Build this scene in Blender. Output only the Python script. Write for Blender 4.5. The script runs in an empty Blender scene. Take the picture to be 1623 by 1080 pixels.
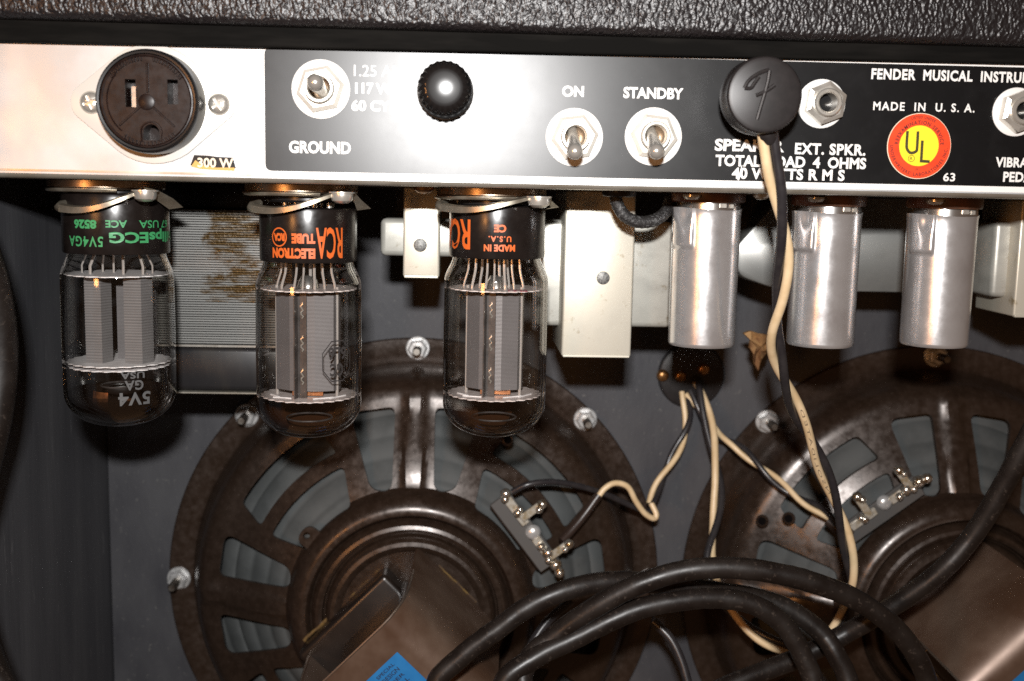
import bpy, bmesh, math, random
from mathutils import Vector, Matrix
random.seed(7)
S = 0.001                      # everything below is in millimetres
rad = math.radians
sc = bpy.context.scene
C = sc.collection

# ------------------------------------------------------------------ camera
FPX, W0, H0 = 1738.4, 1623.0, 1080.0
YAW, PITCH, ROLL = rad(2.5), rad(7.6), rad(1.19)
CAM = Vector((0, -375.0, 0))
fwd = Vector((math.sin(YAW)*math.cos(PITCH), math.cos(YAW)*math.cos(PITCH), -math.sin(PITCH)))
rt0 = Vector((math.cos(YAW), -math.sin(YAW), 0))
up0 = rt0.cross(fwd)
rt = rt0*math.cos(ROLL) + up0*math.sin(ROLL)
up = up0*math.cos(ROLL) - rt0*math.sin(ROLL)
cd = bpy.data.cameras.new('camera')
cam = bpy.data.objects.new('camera', cd); C.objects.link(cam)
M = Matrix((rt, up, -fwd)).transposed().to_4x4()
M.translation = CAM*S
cam.matrix_world = M
cd.sensor_width = 36.0
cd.lens = 36.0*FPX/W0
cd.clip_start, cd.clip_end = 0.01, 50
cd.dof.use_dof = True
cd.dof.focus_distance = 0.402
cd.dof.aperture_fstop = 12.0
sc.camera = cam
sc.render.resolution_x, sc.render.resolution_y = 1024, 681

# ------------------------------------------------------------------ light: on-camera flash, dim warm room
wd = bpy.data.worlds.new('World'); sc.world = wd; wd.use_nodes = True
wd.node_tree.nodes['Background'].inputs[0].default_value = (1.0, 0.55, 0.30, 1)
wd.node_tree.nodes['Background'].inputs[1].default_value = 0.075
def area(name, loc, target, sx, sy, power, col, spread=math.pi):
    l = bpy.data.lights.new(name, 'AREA'); l.shape = 'RECTANGLE'; l.size = sx*S; l.size_y = sy*S
    l.energy = power; l.color = col; l.spread = spread
    o = bpy.data.objects.new(name, l); C.objects.link(o)
    o.location = Vector(loc)*S
    o.rotation_euler = (Vector(target)-Vector(loc)).to_track_quat('-Z', 'Y').to_euler()
    return o
area('camera_flash', (-7, -425, 70), (10, 60, -45), 26, 14, 1.8, (1.0, 0.985, 0.97), rad(125))
area('room_lamp', (-760, -1250, 40), (0, 60, -60), 200, 200, 3.3, (1.0, 0.42, 0.13))

v = sc.view_settings
v.view_transform = 'Standard'; v.look = 'None'; v.exposure = 0.0; v.gamma = 1.0; v.use_curve_mapping = False
sc.cycles.max_bounces = 10; sc.cycles.transparent_max_bounces = 24
sc.cycles.caustics_reflective = False; sc.cycles.caustics_refractive = False
sc.cycles.sample_clamp_indirect = 4.0
sc.cycles.use_denoising = False

def P(px, py, Y):
    """point of the place seen at a spot of the photograph, at depth Y behind the rear panel"""
    d = fwd + rt*((px-W0/2)/FPX) - up*((py-H0/2)/FPX)
    return CAM + d*((Y-CAM.y)/d.y)

# ------------------------------------------------------------------ materials
def nt(name):
    m = bpy.data.materials.new(name); m.use_nodes = True
    n = m.node_tree; b = n.nodes['Principled BSDF']
    return m, n, b
def coords(n, scale):
    tc = n.nodes.new('ShaderNodeTexCoord'); mp = n.nodes.new('ShaderNodeMapping')
    mp.inputs['Scale'].default_value = scale if hasattr(scale, '__len__') else (scale,)*3
    n.links.new(tc.outputs['Object'], mp.inputs['Vector']); return mp.outputs['Vector']
def ramp(n, src, a, b, ca=(0,0,0,1), cb=(1,1,1,1)):
    r = n.nodes.new('ShaderNodeValToRGB'); e = r.color_ramp.elements
    e[0].position, e[0].color, e[1].position, e[1].color = a, ca, b, cb
    n.links.new(src, r.inputs[0]); return r.outputs[0]
def noise(n, scale, detail=4, rough=.55, dist=0):
    t = n.nodes.new('ShaderNodeTexNoise'); n.links.new(coords(n, scale), t.inputs['Vector'])
    t.inputs['Scale'].default_value = 1.0; t.inputs['Detail'].default_value = detail
    t.inputs['Roughness'].default_value = rough; t.inputs['Distortion'].default_value = dist
    return t.outputs['Fac']
def mixc(n, fac, a, b):
    x = n.nodes.new('ShaderNodeMix'); x.data_type = 'RGBA'
    n.links.new(fac, x.inputs[0])
    for i, c in ((6, a), (7, b)):
        if hasattr(c, 'is_linked') or isinstance(c, bpy.types.NodeSocket): n.links.new(c, x.inputs[i])
        else: x.inputs[i].default_value = (*c[:3], 1)
    return x.outputs[2]
def mat(name, col, metal=0.0, rough=0.5, spec=0.5, col2=None, vs=60, va=.4, vb=.65, bump=None, rvar=0.0, spots=None, aniso=0, coat=0):
    """col2/vs: second colour in patches of 1/vs metre; bump=(scale,strength,dist_mm); spots=(scale,lo,hi,colour)"""
    m, n, b = nt(name)
    b.inputs['Base Color'].default_value = (*col, 1)
    b.inputs['Metallic'].default_value = metal; b.inputs['Roughness'].default_value = rough
    b.inputs['Specular IOR Level'].default_value = spec
    if coat: b.inputs['Coat Weight'].default_value = coat; b.inputs['Coat Roughness'].default_value = .15
    out = None
    if col2:
        out = mixc(n, ramp(n, noise(n, vs), va, vb), col, col2)
    if spots:
        out = mixc(n, ramp(n, noise(n, spots[0], 6, .65), spots[1], spots[2]), out if out else col, spots[3])
    if out: n.links.new(out, b.inputs['Base Color'])
    if rvar:
        mr = n.nodes.new('ShaderNodeMapRange'); n.links.new(noise(n, (vs if hasattr(vs, '__len__') else (vs*1.7,)*3), 5), mr.inputs[0])
        mr.inputs[1].default_value = .3; mr.inputs[2].default_value = .7
        mr.inputs[3].default_value = rough-rvar; mr.inputs[4].default_value = rough+rvar
        n.links.new(mr.outputs[0], b.inputs['Roughness'])
    if bump:
        bp = n.nodes.new('ShaderNodeBump'); bp.inputs['Strength'].default_value = bump[1]; bp.inputs['Distance'].default_value = bump[2]*S
        n.links.new(noise(n, bump[0], 5, .6), bp.inputs['Height']); n.links.new(bp.outputs[0], b.inputs['Normal'])
    return m
MT = {}
MT['panel'] = mat('nickel_panel', (.60,.62,.635), .4, .37, .5, (.51,.525,.53), 40, bump=(900,.05,.05), rvar=.05, spots=((50,50,130),.66,.76,(.36,.28,.17)))
MT['lip'] = mat('worn_steel_lip', (.60,.57,.50), .75, .38, .5, (.45,.40,.32), 50, rvar=.08, spots=(160,.66,.72,(.22,.12,.06)))
MT['under'] = mat('chassis_underside', (.30,.27,.23), .7, .42, .5, (.20,.16,.12), 40)
MT['black'] = mat('black_plate_paint', (.0035,.0035,.004), 0, .325, .46, (.007,.007,.0075), 90, .5, .72, bump=(1500,.03,.03), rvar=.010, spots=(420,.735,.75,(.10,.10,.10)))
MT['white'] = mat('white_screen_print', (.80,.79,.76), 0, .42)
MT['socketplate'] = mat('cream_outlet_flange', (.66,.63,.59), .2, .38, .5, (.70,.66,.58), 90)
MT['bakelite'] = mat('brown_bakelite', (.008,.0036,.003), 0, .36, .28, (.016,.008,.006), 220, bump=(700,.12,.15), rvar=.07)
MT['blackplastic'] = mat('black_plastic', (.012,.011,.011), 0, .28, .5, bump=(500,.04,.05))
MT['satinblack'] = mat('satin_black_rubber', (.013,.011,.011), 0, .42, .45, (.018,.015,.015), 300, bump=(2500,.15,.05))
MT['fusecap'] = mat('glossy_fuse_cap', (.008,.007,.007), 0, .15, .6)
MT['basephen'] = mat('black_phenolic_base', (.008,.006,.0055), 0, .26, .55, (.012,.009,.008), 160, bump=(900,.05,.06), rvar=.06)
MT['chrome'] = mat('nickel_plating', (.74,.71,.65), .75, .26, .5, (.66,.62,.55), 200, rvar=.06)
MT['switchnut'] = mat('bright_nickel_nut', (.80,.77,.70), .45, .32, .5, (.70,.66,.58), 250)
MT['lever'] = mat('steel_lever', (.66,.63,.58), .75, .2)
MT['dark'] = mat('recess_shade_black', (.005,.004,.004), 0, .9, 0.0)  # near-black colour standing for the shade in holes and between laminations
MT['zinc'] = mat('zinc_nut', (.66,.66,.66), .55, .30, .5, (.50,.50,.49), 300, rvar=.08)
MT['stud'] = mat('threaded_stud', (.30,.28,.25), .9, .38, .5, (.14,.11,.09), 500)
MT['basket'] = mat('bronzed_basket_steel', (.027,.0160,.0105), .35, .31, .9, (.042,.0255,.0175), (300,300,300), .30, .75, bump=(900,.22,.08), rvar=.08, spots=(900,.62,.74,(.10,.074,.058)))
MT['bracket'] = mat('bracket_steel', (.085,.046,.028), .35, .37, .55, (.15,.10,.072), (34,34,34), .42, .70, bump=(500,.10,.08), rvar=.08, spots=(330,.66,.73,(.035,.022,.018)))
MT['magnet'] = mat('dark_magnet', (.012,.008,.0065), .2, .30, .9, (.024,.016,.012), 60)
MT['brightedge'] = mat('worn_bright_edge', (.42,.34,.28), .9, .3)
MT['bead'] = mat('brown_flux_bead', (.16,.10,.035), 0, .25, .5, (.07,.045,.03), 300)
MT['blue'] = mat('blue_label_paper', (.012,.135,.36), 0, .45, .4, (.018,.16,.40), 120)
MT['ink'] = mat('dark_ink', (.012,.012,.03), 0, .5)
MT['baffle'] = mat('grey_black_baffle', (.040,.040,.046), 0, .58, .35, (.066,.066,.071), (45,45,20), .3, .72, bump=((380,380,140),.55,.3), rvar=.1, spots=((520,520,300),.62,.72,(.115,.113,.108)))
MT['sidewall'] = mat('grey_black_side', (.060,.061,.068), 0, .55, .4, (.080,.081,.088), (60,60,7), .4, .68, bump=((300,300,26),.5,.3), rvar=.1, spots=((260,260,40),.64,.72,(.13,.13,.135)))  # same paint as the baffle, colour lightened to offset the grazing flash
MT['felt'] = mat('black_board_underside', (.004,.0037,.0033), 0, .8, .06, (.010,.009,.008), (24,160,160), .4, .65, bump=((60,600,600),.5,.3))
MT['wirecream'] = mat('cream_wire', (.72,.55,.34), 0, .38, .5, (.60,.44,.25), 120, spots=(260,.68,.74,(.30,.20,.11)))
MT['wireblack'] = mat('black_wire', (.020,.018,.020), 0, .30, .5, (.03,.027,.028), 200)
MT['cord'] = mat('brown_black_rubber_cord', (.008,.0055,.0045), 0, .42, .38, (.015,.011,.009), (90,90,90), .35, .7, bump=(420,.3,.2), rvar=.09, spots=((420,420,420),.58,.74,(.055,.042,.034)))
MT['sleeve'] = mat('brown_sleeve', (.030,.019,.015), 0, .35)
MT['brass'] = mat('rusty_brass_screw', (.50,.26,.10), .9, .32, .5, (.22,.10,.04), 400)
MT['solder'] = mat('solder_and_flux', (.70,.68,.62), .9, .2, .5, (.35,.20,.06), 420, .5, .62, bump=(500,.3,.3))
MT['tinned'] = mat('tinned_lug', (.60,.57,.50), .5, .3, .5, (.38,.30,.18), 300, .45, .7)
MT['fibre'] = mat('grey_fibre_board', (.075,.072,.070), 0, .55, .4, (.08,.075,.07), 150)
MT['red'] = mat('red_sticker_paper', (.80,.065,.015), 0, .45, .4, (.72,.05,.012), 300, spots=(260,.74,.77,(.75,.55,.45)))
MT['yellow'] = mat('yellow_sticker_paper', (.88,.70,.03), 0, .45, .4)
MT['stickeredge'] = mat('sticker_paper_edge', (.78,.66,.50), 0, .6)
MT['stickerink'] = mat('sticker_ink', (.05,.04,.01), 0, .5)
MT['redink'] = mat('red_sticker_ink', (.17,.018,.012), 0, .5)
MT['orange'] = mat('orange_tube_print', (.58,.11,.018), 0, .45, .4)
MT['green'] = mat('green_tube_print', (.045,.27,.10), 0, .45, .4)
MT['etch'] = mat('grey_etched_print', (.085,.085,.085), 0, .6, .3)
MT['etchdark'] = mat('dark_etched_print', (.03,.026,.025), 0, .6, .3)
MT['mica'] = mat('mica_disc', (.74,.66,.64), 0, .32, .6, (.55,.47,.45), 300)
MT['micawhite'] = mat('coated_white_mica', (.84,.82,.83), 0, .5, .4, (.70,.68,.69), 300)
MT['ring'] = mat('clamp_spring_steel', (.47,.43,.35), .85, .33, .5, (.36,.31,.24), 160, rvar=.06)
MT['saddle'] = mat('socket_saddle_steel', (.50,.40,.30), .9, .32, .5, (.36,.26,.18), 120)
MT['shieldcollar'] = mat('bright_collar', (.80,.79,.77), .95, .2)
MT['phenbrown'] = mat('brown_socket_wafer', (.13,.055,.030), 0, .4, .5, (.07,.035,.022), 200)
MT['trans'] = mat('plated_transformer_strap', (.64,.61,.52), .4, .40, .5, (.52,.48,.39), (60,60,40), .38, .72, bump=(300,.12,.15), rvar=.08, spots=(170,.62,.74,(.33,.27,.17)))
MT['tside'] = mat('mottled_core_cover', (.50,.49,.44), .4, .42, .5, (.30,.29,.26), (60,60,80), .40, .72, bump=(260,.15,.2), rvar=.08, spots=(140,.60,.74,(.20,.16,.10)))
MT['tcore'] = mat('grey_transformer_cover', (.30,.30,.285), .6, .36, .5, (.19,.19,.185), (40,40,60), .4, .68, rvar=.07, spots=(150,.70,.78,(.22,.16,.10)))
MT['dot'] = mat('grey_punched_dot', (.20,.20,.19), .5, .5, .5, (.06,.06,.06), 1800)
MT['bell'] = mat('dark_transformer_bell', (.016,.015,.016), .1, .38, .4, (.03,.024,.018), (50,50,20), .5, .75, rvar=.08)
MT['leaf'] = mat('dry_brown_scrap', (.36,.21,.09), 0, .7, .3, (.20,.10,.045), 200, bump=(400,.6,.6))
MT['cone'] = mat('grey_paper_cone', (.08,.085,.085), 0, .75, .3, (.056,.06,.06), 60, bump=(700,.2,.15))
MT['getterflash'] = None
MT['wire'] = mat('lead_wire', (.70,.66,.63), .6, .28)
MT['copper'] = mat('copper_part', (.34,.13,.05), .6, .42, .5, (.12,.05,.025), 260)

def stripes(name, c1, c2, pitch, axis, rough=.5, metal=.3):
    m, n, b = nt(name); tc = n.nodes.new('ShaderNodeTexCoord'); sep = n.nodes.new('ShaderNodeSeparateXYZ')
    n.links.new(tc.outputs['Object'], sep.inputs[0])
    nz = noise(n, 90, 3)
    mu = n.nodes.new('ShaderNodeMath'); mu.operation = 'MULTIPLY'; mu.inputs[1].default_value = 2*math.pi/(pitch*S)
    n.links.new(sep.outputs[axis], mu.inputs[0])
    sn = n.nodes.new('ShaderNodeMath'); sn.operation = 'SINE'; n.links.new(mu.outputs[0], sn.inputs[0])
    hf = n.nodes.new('ShaderNodeMath'); hf.operation = 'MULTIPLY_ADD'; hf.inputs[1].default_value = .5; hf.inputs[2].default_value = .5
    n.links.new(sn.outputs[0], hf.inputs[0])
    n.links.new(mixc(n, nz, c1, c2), b.inputs['Base Color'])
    bp = n.nodes.new('ShaderNodeBump'); bp.inputs['Strength'].default_value = .35; bp.inputs['Distance'].default_value = .12*S
    n.links.new(hf.outputs[0], bp.inputs['Height']); n.links.new(bp.outputs[0], b.inputs['Normal'])
    b.inputs['Roughness'].default_value = rough; b.inputs['Metallic'].default_value = metal
    return m
MT['plate_ribbed'] = stripes('ribbed_grey_anode', (.17,.165,.168), (.25,.245,.25), .55, 2, .5, .25)
MT['plate_grey'] = stripes('dark_grey_anode', (.12,.113,.116), (.18,.17,.175), .5, 2, .48, .3)
MT['plate_fin'] = mat('anode_seam_strip', (.10,.09,.088), .5, .4, .5, (.05,.046,.045), 200)

def lam_mat():
    m, n, b = nt('transformer_laminations')
    tc = n.nodes.new('ShaderNodeTexCoord'); sp = n.nodes.new('ShaderNodeSeparateXYZ'); n.links.new(tc.outputs['Object'], sp.inputs[0])
    def mth(op, a_, b_=None, c_=None):
        x = n.nodes.new('ShaderNodeMath'); x.operation = op
        for i, q in enumerate((a_, b_, c_)):
            if q is None: continue
            if isinstance(q, (int, float)): x.inputs[i].default_value = q
            else: n.links.new(q, x.inputs[i])
        return x.outputs[0]
    nz = noise(n, (50,50,75), 5, .65, .6)
    ax = mth('ABSOLUTE', mth('SUBTRACT', sp.outputs[0], .0075))
    e = mth('ADD', mth('MULTIPLY', ax, 34), mth('MULTIPLY', nz, -1.9))
    lowz = mth('MULTIPLY', mth('SUBTRACT', -.0485, sp.outputs[2]), 900)
    e = mth('MAXIMUM', mth('ADD', e, .33), mth('ADD', lowz, -.28))
    f = mth('MULTIPLY', ramp(n, mth('MULTIPLY_ADD', e, -1.0, .0), .14, .34), ramp(n, noise(n, (60,60,420), 4, .7), .34, .52))
    c = mixc(n, noise(n, (10,10,900), 2), (.15,.15,.145), (.27,.27,.255))
    n.links.new(mixc(n, f, c, (.105,.060,.016)), b.inputs['Base Color'])
    r = n.nodes.new('ShaderNodeMapRange'); n.links.new(f, r.inputs[0]); r.inputs[3].default_value = .42; r.inputs[4].default_value = .26
    n.links.new(r.outputs[0], b.inputs['Roughness']); b.inputs['Metallic'].default_value = .35
    bp = n.nodes.new('ShaderNodeBump'); bp.inputs['Distance'].default_value = .3*S; st_ = mth('MULTIPLY', f, .55); n.links.new(st_, bp.inputs['Strength'])
    n.links.new(noise(n, 900, 3), bp.inputs['Height']); n.links.new(bp.outputs[0], b.inputs['Normal'])
    return m
MT['lam'] = lam_mat()

def tolex_mat():
    m, n, b = nt('black_grained_vinyl')
    vo = n.nodes.new('ShaderNodeTexVoronoi'); vo.feature = 'SMOOTH_F1'; vo.inputs['Smoothness'].default_value = .35
    tc = n.nodes.new('ShaderNodeTexCoord'); mp = n.nodes.new('ShaderNodeMapping'); mp.inputs['Scale'].default_value = (860, 640, 480)
    mp.inputs['Rotation'].default_value = (0, .45, 0)
    nz = n.nodes.new('ShaderNodeTexNoise'); nz.inputs['Scale'].default_value = 260; nz.inputs['Detail'].default_value = 3
    n.links.new(tc.outputs['Object'], nz.inputs['Vector'])
    add = n.nodes.new('ShaderNodeVectorMath'); add.operation = 'MULTIPLY_ADD'; add.inputs[1].default_value = (.0035,)*3
    n.links.new(nz.outputs['Color'], add.inputs[0]); n.links.new(tc.outputs['Object'], add.inputs[2])
    n.links.new(add.outputs[0], mp.inputs['Vector']); n.links.new(mp.outputs[0], vo.inputs['Vector']); vo.inputs['Scale'].default_value = 1
    bp = n.nodes.new('ShaderNodeBump'); bp.inputs['Strength'].default_value = 1.0; bp.inputs['Distance'].default_value = .48*S; bp.invert = True
    n.links.new(vo.outputs['Distance'], bp.inputs['Height'])
    bp2 = n.nodes.new('ShaderNodeBump'); bp2.inputs['Strength'].default_value = .5; bp2.inputs['Distance'].default_value = .25*S
    n.links.new(noise(n, 1500, 3), bp2.inputs['Height']); n.links.new(bp.outputs[0], bp2.inputs['Normal'])
    n.links.new(bp2.outputs[0], b.inputs['Normal'])
    b.inputs['Base Color'].default_value = (.010,.008,.0085,1); b.inputs['Roughness'].default_value = .36
    b.inputs['Specular IOR Level'].default_value = .6
    return m
MT['tolex'] = tolex_mat()

def shield_mat():
    m, n, b = nt('spun_aluminium_shield')
    oi = n.nodes.new('ShaderNodeObjectInfo'); f = ramp(n, noise(n, (55,55,40), 5, .6), .45, .75)
    n.links.new(mixc(n, f, (.86,.86,.87), (.64,.61,.61)), b.inputs['Base Color'])
    b.inputs['Metallic'].default_value = .82
    mr = n.nodes.new('ShaderNodeMapRange'); n.links.new(noise(n, (110,110,110), 6, .7), mr.inputs[0])
    mr.inputs[1].default_value = .3; mr.inputs[2].default_value = .7; mr.inputs[3].default_value = .20; mr.inputs[4].default_value = .30
    n.links.new(mr.outputs[0], b.inputs['Roughness'])
    bp = n.nodes.new('ShaderNodeBump'); bp.inputs['Strength'].default_value = .03; bp.inputs['Distance'].default_value = .1*S
    n.links.new(noise(n, (900,900,900), 4, .7), bp.inputs['Height'])
    b2 = n.nodes.new('ShaderNodeBump'); b2.inputs['Strength'].default_value = .22; b2.inputs['Distance'].default_value = .5*S
    n.links.new(noise(n, (70,70,45), 3, .6), b2.inputs['Height']); n.links.new(bp.outputs[0], b2.inputs['Normal']); n.links.new(b2.outputs[0], b.inputs['Normal'])
    for x in [q for q in n.nodes if q.type == 'TEX_NOISE']:       # shift the pattern so that no two shields wear alike
        src = x.inputs['Vector'].links[0].from_socket
        ad = n.nodes.new('ShaderNodeVectorMath'); ad.operation = 'MULTIPLY_ADD'; ad.inputs[1].default_value = (210, 37, 91)
        n.links.new(oi.outputs['Location'], ad.inputs[0]); n.links.new(src, ad.inputs[2]); n.links.new(ad.outputs[0], x.inputs['Vector'])
    return m
MT['shield'] = shield_mat()

def glass_mat(name, rim):
    m = bpy.data.materials.new(name); m.use_nodes = True; n = m.node_tree; n.nodes.clear()
    o = n.nodes.new('ShaderNodeOutputMaterial'); mx = n.nodes.new('ShaderNodeMixShader')
    t = n.nodes.new('ShaderNodeBsdfTransparent'); g = n.nodes.new('ShaderNodeBsdfGlossy'); g.inputs['Roughness'].default_value = .03
    lw = n.nodes.new('ShaderNodeLayerWeight'); lw.inputs[0].default_value = .5
    p = n.nodes.new('ShaderNodeMath'); p.operation = 'POWER'; p.inputs[1].default_value = 2.6; n.links.new(lw.outputs['Facing'], p.inputs[0])
    q = n.nodes.new('ShaderNodeMath'); q.operation = 'MULTIPLY_ADD'; q.inputs[1].default_value = .9; q.inputs[2].default_value = .05
    n.links.new(p.outputs[0], q.inputs[0])
    p3 = n.nodes.new('ShaderNodeMath'); p3.operation = 'POWER'; p3.inputs[1].default_value = 5; n.links.new(lw.outputs['Facing'], p3.inputs[0])
    n.links.new(mixc(n, p3.outputs[0], (.975,.97,.96), (.80,.78,.74)), t.inputs['Color'])
    n.links.new(q.outputs[0], mx.inputs[0]); n.links.new(t.outputs[0], mx.inputs[1]); n.links.new(g.outputs[0], mx.inputs[2])
    rf = n.nodes.new('ShaderNodeBsdfGlass'); rf.inputs['Roughness'].default_value = 0.0; rf.inputs['IOR'].default_value = 1.5
    rf.inputs['Color'].default_value = (.97, .965, .95, 1)
    ed = n.nodes.new('ShaderNodeMapRange'); ed.interpolation_type = 'SMOOTHSTEP'; n.links.new(lw.outputs['Facing'], ed.inputs[0])
    ed.inputs[1].default_value = .60; ed.inputs[2].default_value = .82; ed.inputs[3].default_value = 0; ed.inputs[4].default_value = .85 if rim else 0
    m2 = n.nodes.new('ShaderNodeMixShader'); n.links.new(ed.outputs[0], m2.inputs[0]); n.links.new(mx.outputs[0], m2.inputs[1]); n.links.new(rf.outputs[0], m2.inputs[2])
    n.links.new(m2.outputs[0], o.inputs[0]); return m
MT['glass'] = glass_mat('tube_glass', True); MT['glassin'] = glass_mat('tube_glass_inside', False)
def getter_mat(name, z0, z1, col):
    """deposit on the inside of the bulb: clear above z0 (mm), solid below z1"""
    m = bpy.data.materials.new(name); m.use_nodes = True; n = m.node_tree; b = n.nodes['Principled BSDF']; o = n.nodes['Material Output']
    b.inputs['Base Color'].default_value = (*col, 1); b.inputs['Metallic'].default_value = 0; b.inputs['Roughness'].default_value = .25; b.inputs['Specular IOR Level'].default_value = .35
    t = n.nodes.new('ShaderNodeBsdfTransparent'); mx = n.nodes.new('ShaderNodeMixShader')
    tc = n.nodes.new('ShaderNodeTexCoord'); sp = n.nodes.new('ShaderNodeSeparateXYZ'); n.links.new(tc.outputs['Object'], sp.inputs[0])
    ad = n.nodes.new('ShaderNodeMath'); ad.operation = 'MULTIPLY_ADD'; ad.inputs[1].default_value = .006; n.links.new(noise(n, 120, 3), ad.inputs[0]); n.links.new(sp.outputs[2], ad.inputs[2])
    mr = n.nodes.new('ShaderNodeMapRange'); n.links.new(ad.outputs[0], mr.inputs[0]); mr.interpolation_type = 'SMOOTHSTEP'
    mr.inputs[1].default_value = (z1+3)*S; mr.inputs[2].default_value = (z0+3)*S; mr.inputs[3].default_value = .96; mr.inputs[4].default_value = 0
    n.links.new(mr.outputs[0], mx.inputs[0]); n.links.new(t.outputs[0], mx.inputs[1]); n.links.new(b.outputs[0], mx.inputs[2]); n.links.new(mx.outputs[0], o.inputs[0])
    return m

# ------------------------------------------------------------------ mesh helpers (mm)
class B:
    def __init__(s): s.v = []; s.f = []
    def add(s, vf, mtx=None):
        vs, fs = vf; o = len(s.v)
        s.v += [tuple((mtx @ Vector(p)) if mtx else p) for p in vs]; s.f += [tuple(i+o for i in f) for f in fs]; return s
def bm_lists(bm):
    bm.verts.index_update(); r = [tuple(x.co) for x in bm.verts], [tuple(l.index for l in f.verts) for f in bm.faces]; bm.free(); return r
def box(x0, x1, y0, y1, z0, z1, bev=0, seg=2):
    bm = bmesh.new(); bmesh.ops.create_cube(bm, size=1)
    for q in bm.verts: q.co = ((x0+x1)/2+q.co.x*(x1-x0), (y0+y1)/2+q.co.y*(y1-y0), (z0+z1)/2+q.co.z*(z1-z0))
    if bev: bmesh.ops.bevel(bm, geom=bm.edges[:], offset=bev, segments=seg, profile=.5, affect='EDGES')
    return bm_lists(bm)
def lathe(prof, seg=48, a0=0, a1=None):
    """(r,z) profile about Z; points with r=0 become poles"""
    vs = []; rows = []; full = a1 is None
    n = seg if full else seg+1
    for r, z in prof:
        if r < 1e-6: rows.append([len(vs)]*n); vs.append((0, 0, z))
        else:
            rows.append(list(range(len(vs), len(vs)+n)))
            for k in range(n):
                a = 2*math.pi*k/seg if full else a0+(a1-a0)*k/seg
                vs.append((r*math.cos(a), r*math.sin(a), z))
    fs = []
    for i in range(len(rows)-1):
        for k in range(seg):
            k2 = (k+1) % n
            f = []
            for j in (rows[i][k], rows[i][k2], rows[i+1][k2], rows[i+1][k]):
                if j not in f: f.append(j)
            if len(f) > 2: fs.append(tuple(f))
    return vs, fs
def tube(path, r, seg=10, caps=True, up_hint=None):
    path = [Vector(p) for p in path]; n = len(path); rs = r if hasattr(r, '__len__') else [r]*n
    vs = []; fs = []
    t = (path[1]-path[0]).normalized(); nn = t.orthogonal().normalized()
    for i, p in enumerate(path):
        t = (path[min(i+1, n-1)]-path[max(i-1, 0)]).normalized()
        nn = (nn - t*nn.dot(t)).normalized(); bb = t.cross(nn)
        for k in range(seg):
            a = 2*math.pi*k/seg; vs.append(tuple(p+(nn*math.cos(a)+bb*math.sin(a))*rs[i]))
    for i in range(n-1):
        for k in range(seg): fs.append((i*seg+k, i*seg+(k+1) % seg, (i+1)*seg+(k+1) % seg, (i+1)*seg+k))
    if caps: fs.append(tuple(range(seg-1, -1, -1))); fs.append(tuple((n-1)*seg+k for k in range(seg)))
    return vs, fs
def prism(poly, d0, d1, bev=0):
    """polygon in x,z extruded along y from d0 to d1"""
    n = len(poly); vs = [(x, d0, z) for x, z in poly]+[(x, d1, z) for x, z in poly]
    fs = [tuple(range(n)), tuple(range(2*n-1, n-1, -1))]+[(i, i+n, (i+1) % n+n, (i+1) % n) for i in range(n)]
    if not bev: return vs, fs
    bm = bmesh.new(); bv = [bm.verts.new(p) for p in vs]
    for f in fs: bm.faces.new([bv[i] for i in f])
    bmesh.ops.recalc_face_normals(bm, faces=bm.faces[:])
    ed = [e for e in bm.edges if all(abs(q.co.y-d0) < 1e-6 for q in e.verts)]
    bmesh.ops.bevel(bm, geom=ed, offset=bev, segments=2, profile=.5, affect='EDGES')
    return bm_lists(bm)
def round_poly(pts, r, seg=5):
    out = []; n = len(pts)
    for i in range(n):
        p, a, b = Vector(pts[i]), Vector(pts[i-1]), Vector(pts[(i+1) % n])
        da, db = (a-p), (b-p); rr = r[i] if hasattr(r, '__len__') else r
        ta = min(rr, da.length*.48, db.length*.48)
        A, Bp = p+da.normalized()*ta, p+db.normalized()*ta
        for k in range(seg+1):
            t = k/seg; out.append(tuple(A*(1-t)**2+p*2*t*(1-t)+Bp*t*t))
    return out
def rrect(x0, x1, z0, z1, r, seg=5): return round_poly([(x0, z0), (x1, z0), (x1, z1), (x0, z1)], r, seg)
def ngon(n, r, a0=0, cx=0, cz=0): return [(cx+r*math.cos(a0+2*math.pi*k/n), cz+r*math.sin(a0+2*math.pi*k/n)) for k in range(n)]
def cat(pts, sub=8):
    pts = [Vector(p) for p in pts]; out = []
    for i in range(len(pts)-1):
        p0, p1, p2, p3 = pts[max(i-1, 0)], pts[i], pts[i+1], pts[min(i+2, len(pts)-1)]
        for k in range(sub):
            t = k/sub
            out.append(.5*((2*p1)+(p2-p0)*t+(2*p0-5*p1+4*p2-p3)*t*t+(3*p1-p0-3*p2+p3)*t**3))
    out.append(pts[-1]); return out
RX = Matrix.Rotation(rad(90), 4, 'X')          # lathe axis Z -> towards the viewer (-Y)
def toward(x, y, z, extra=None):
    m = Matrix.Translation((x, y, z)) @ RX
    return m @ extra if extra else m
def T(x, y, z): return Matrix.Translation((x, y, z))

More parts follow.
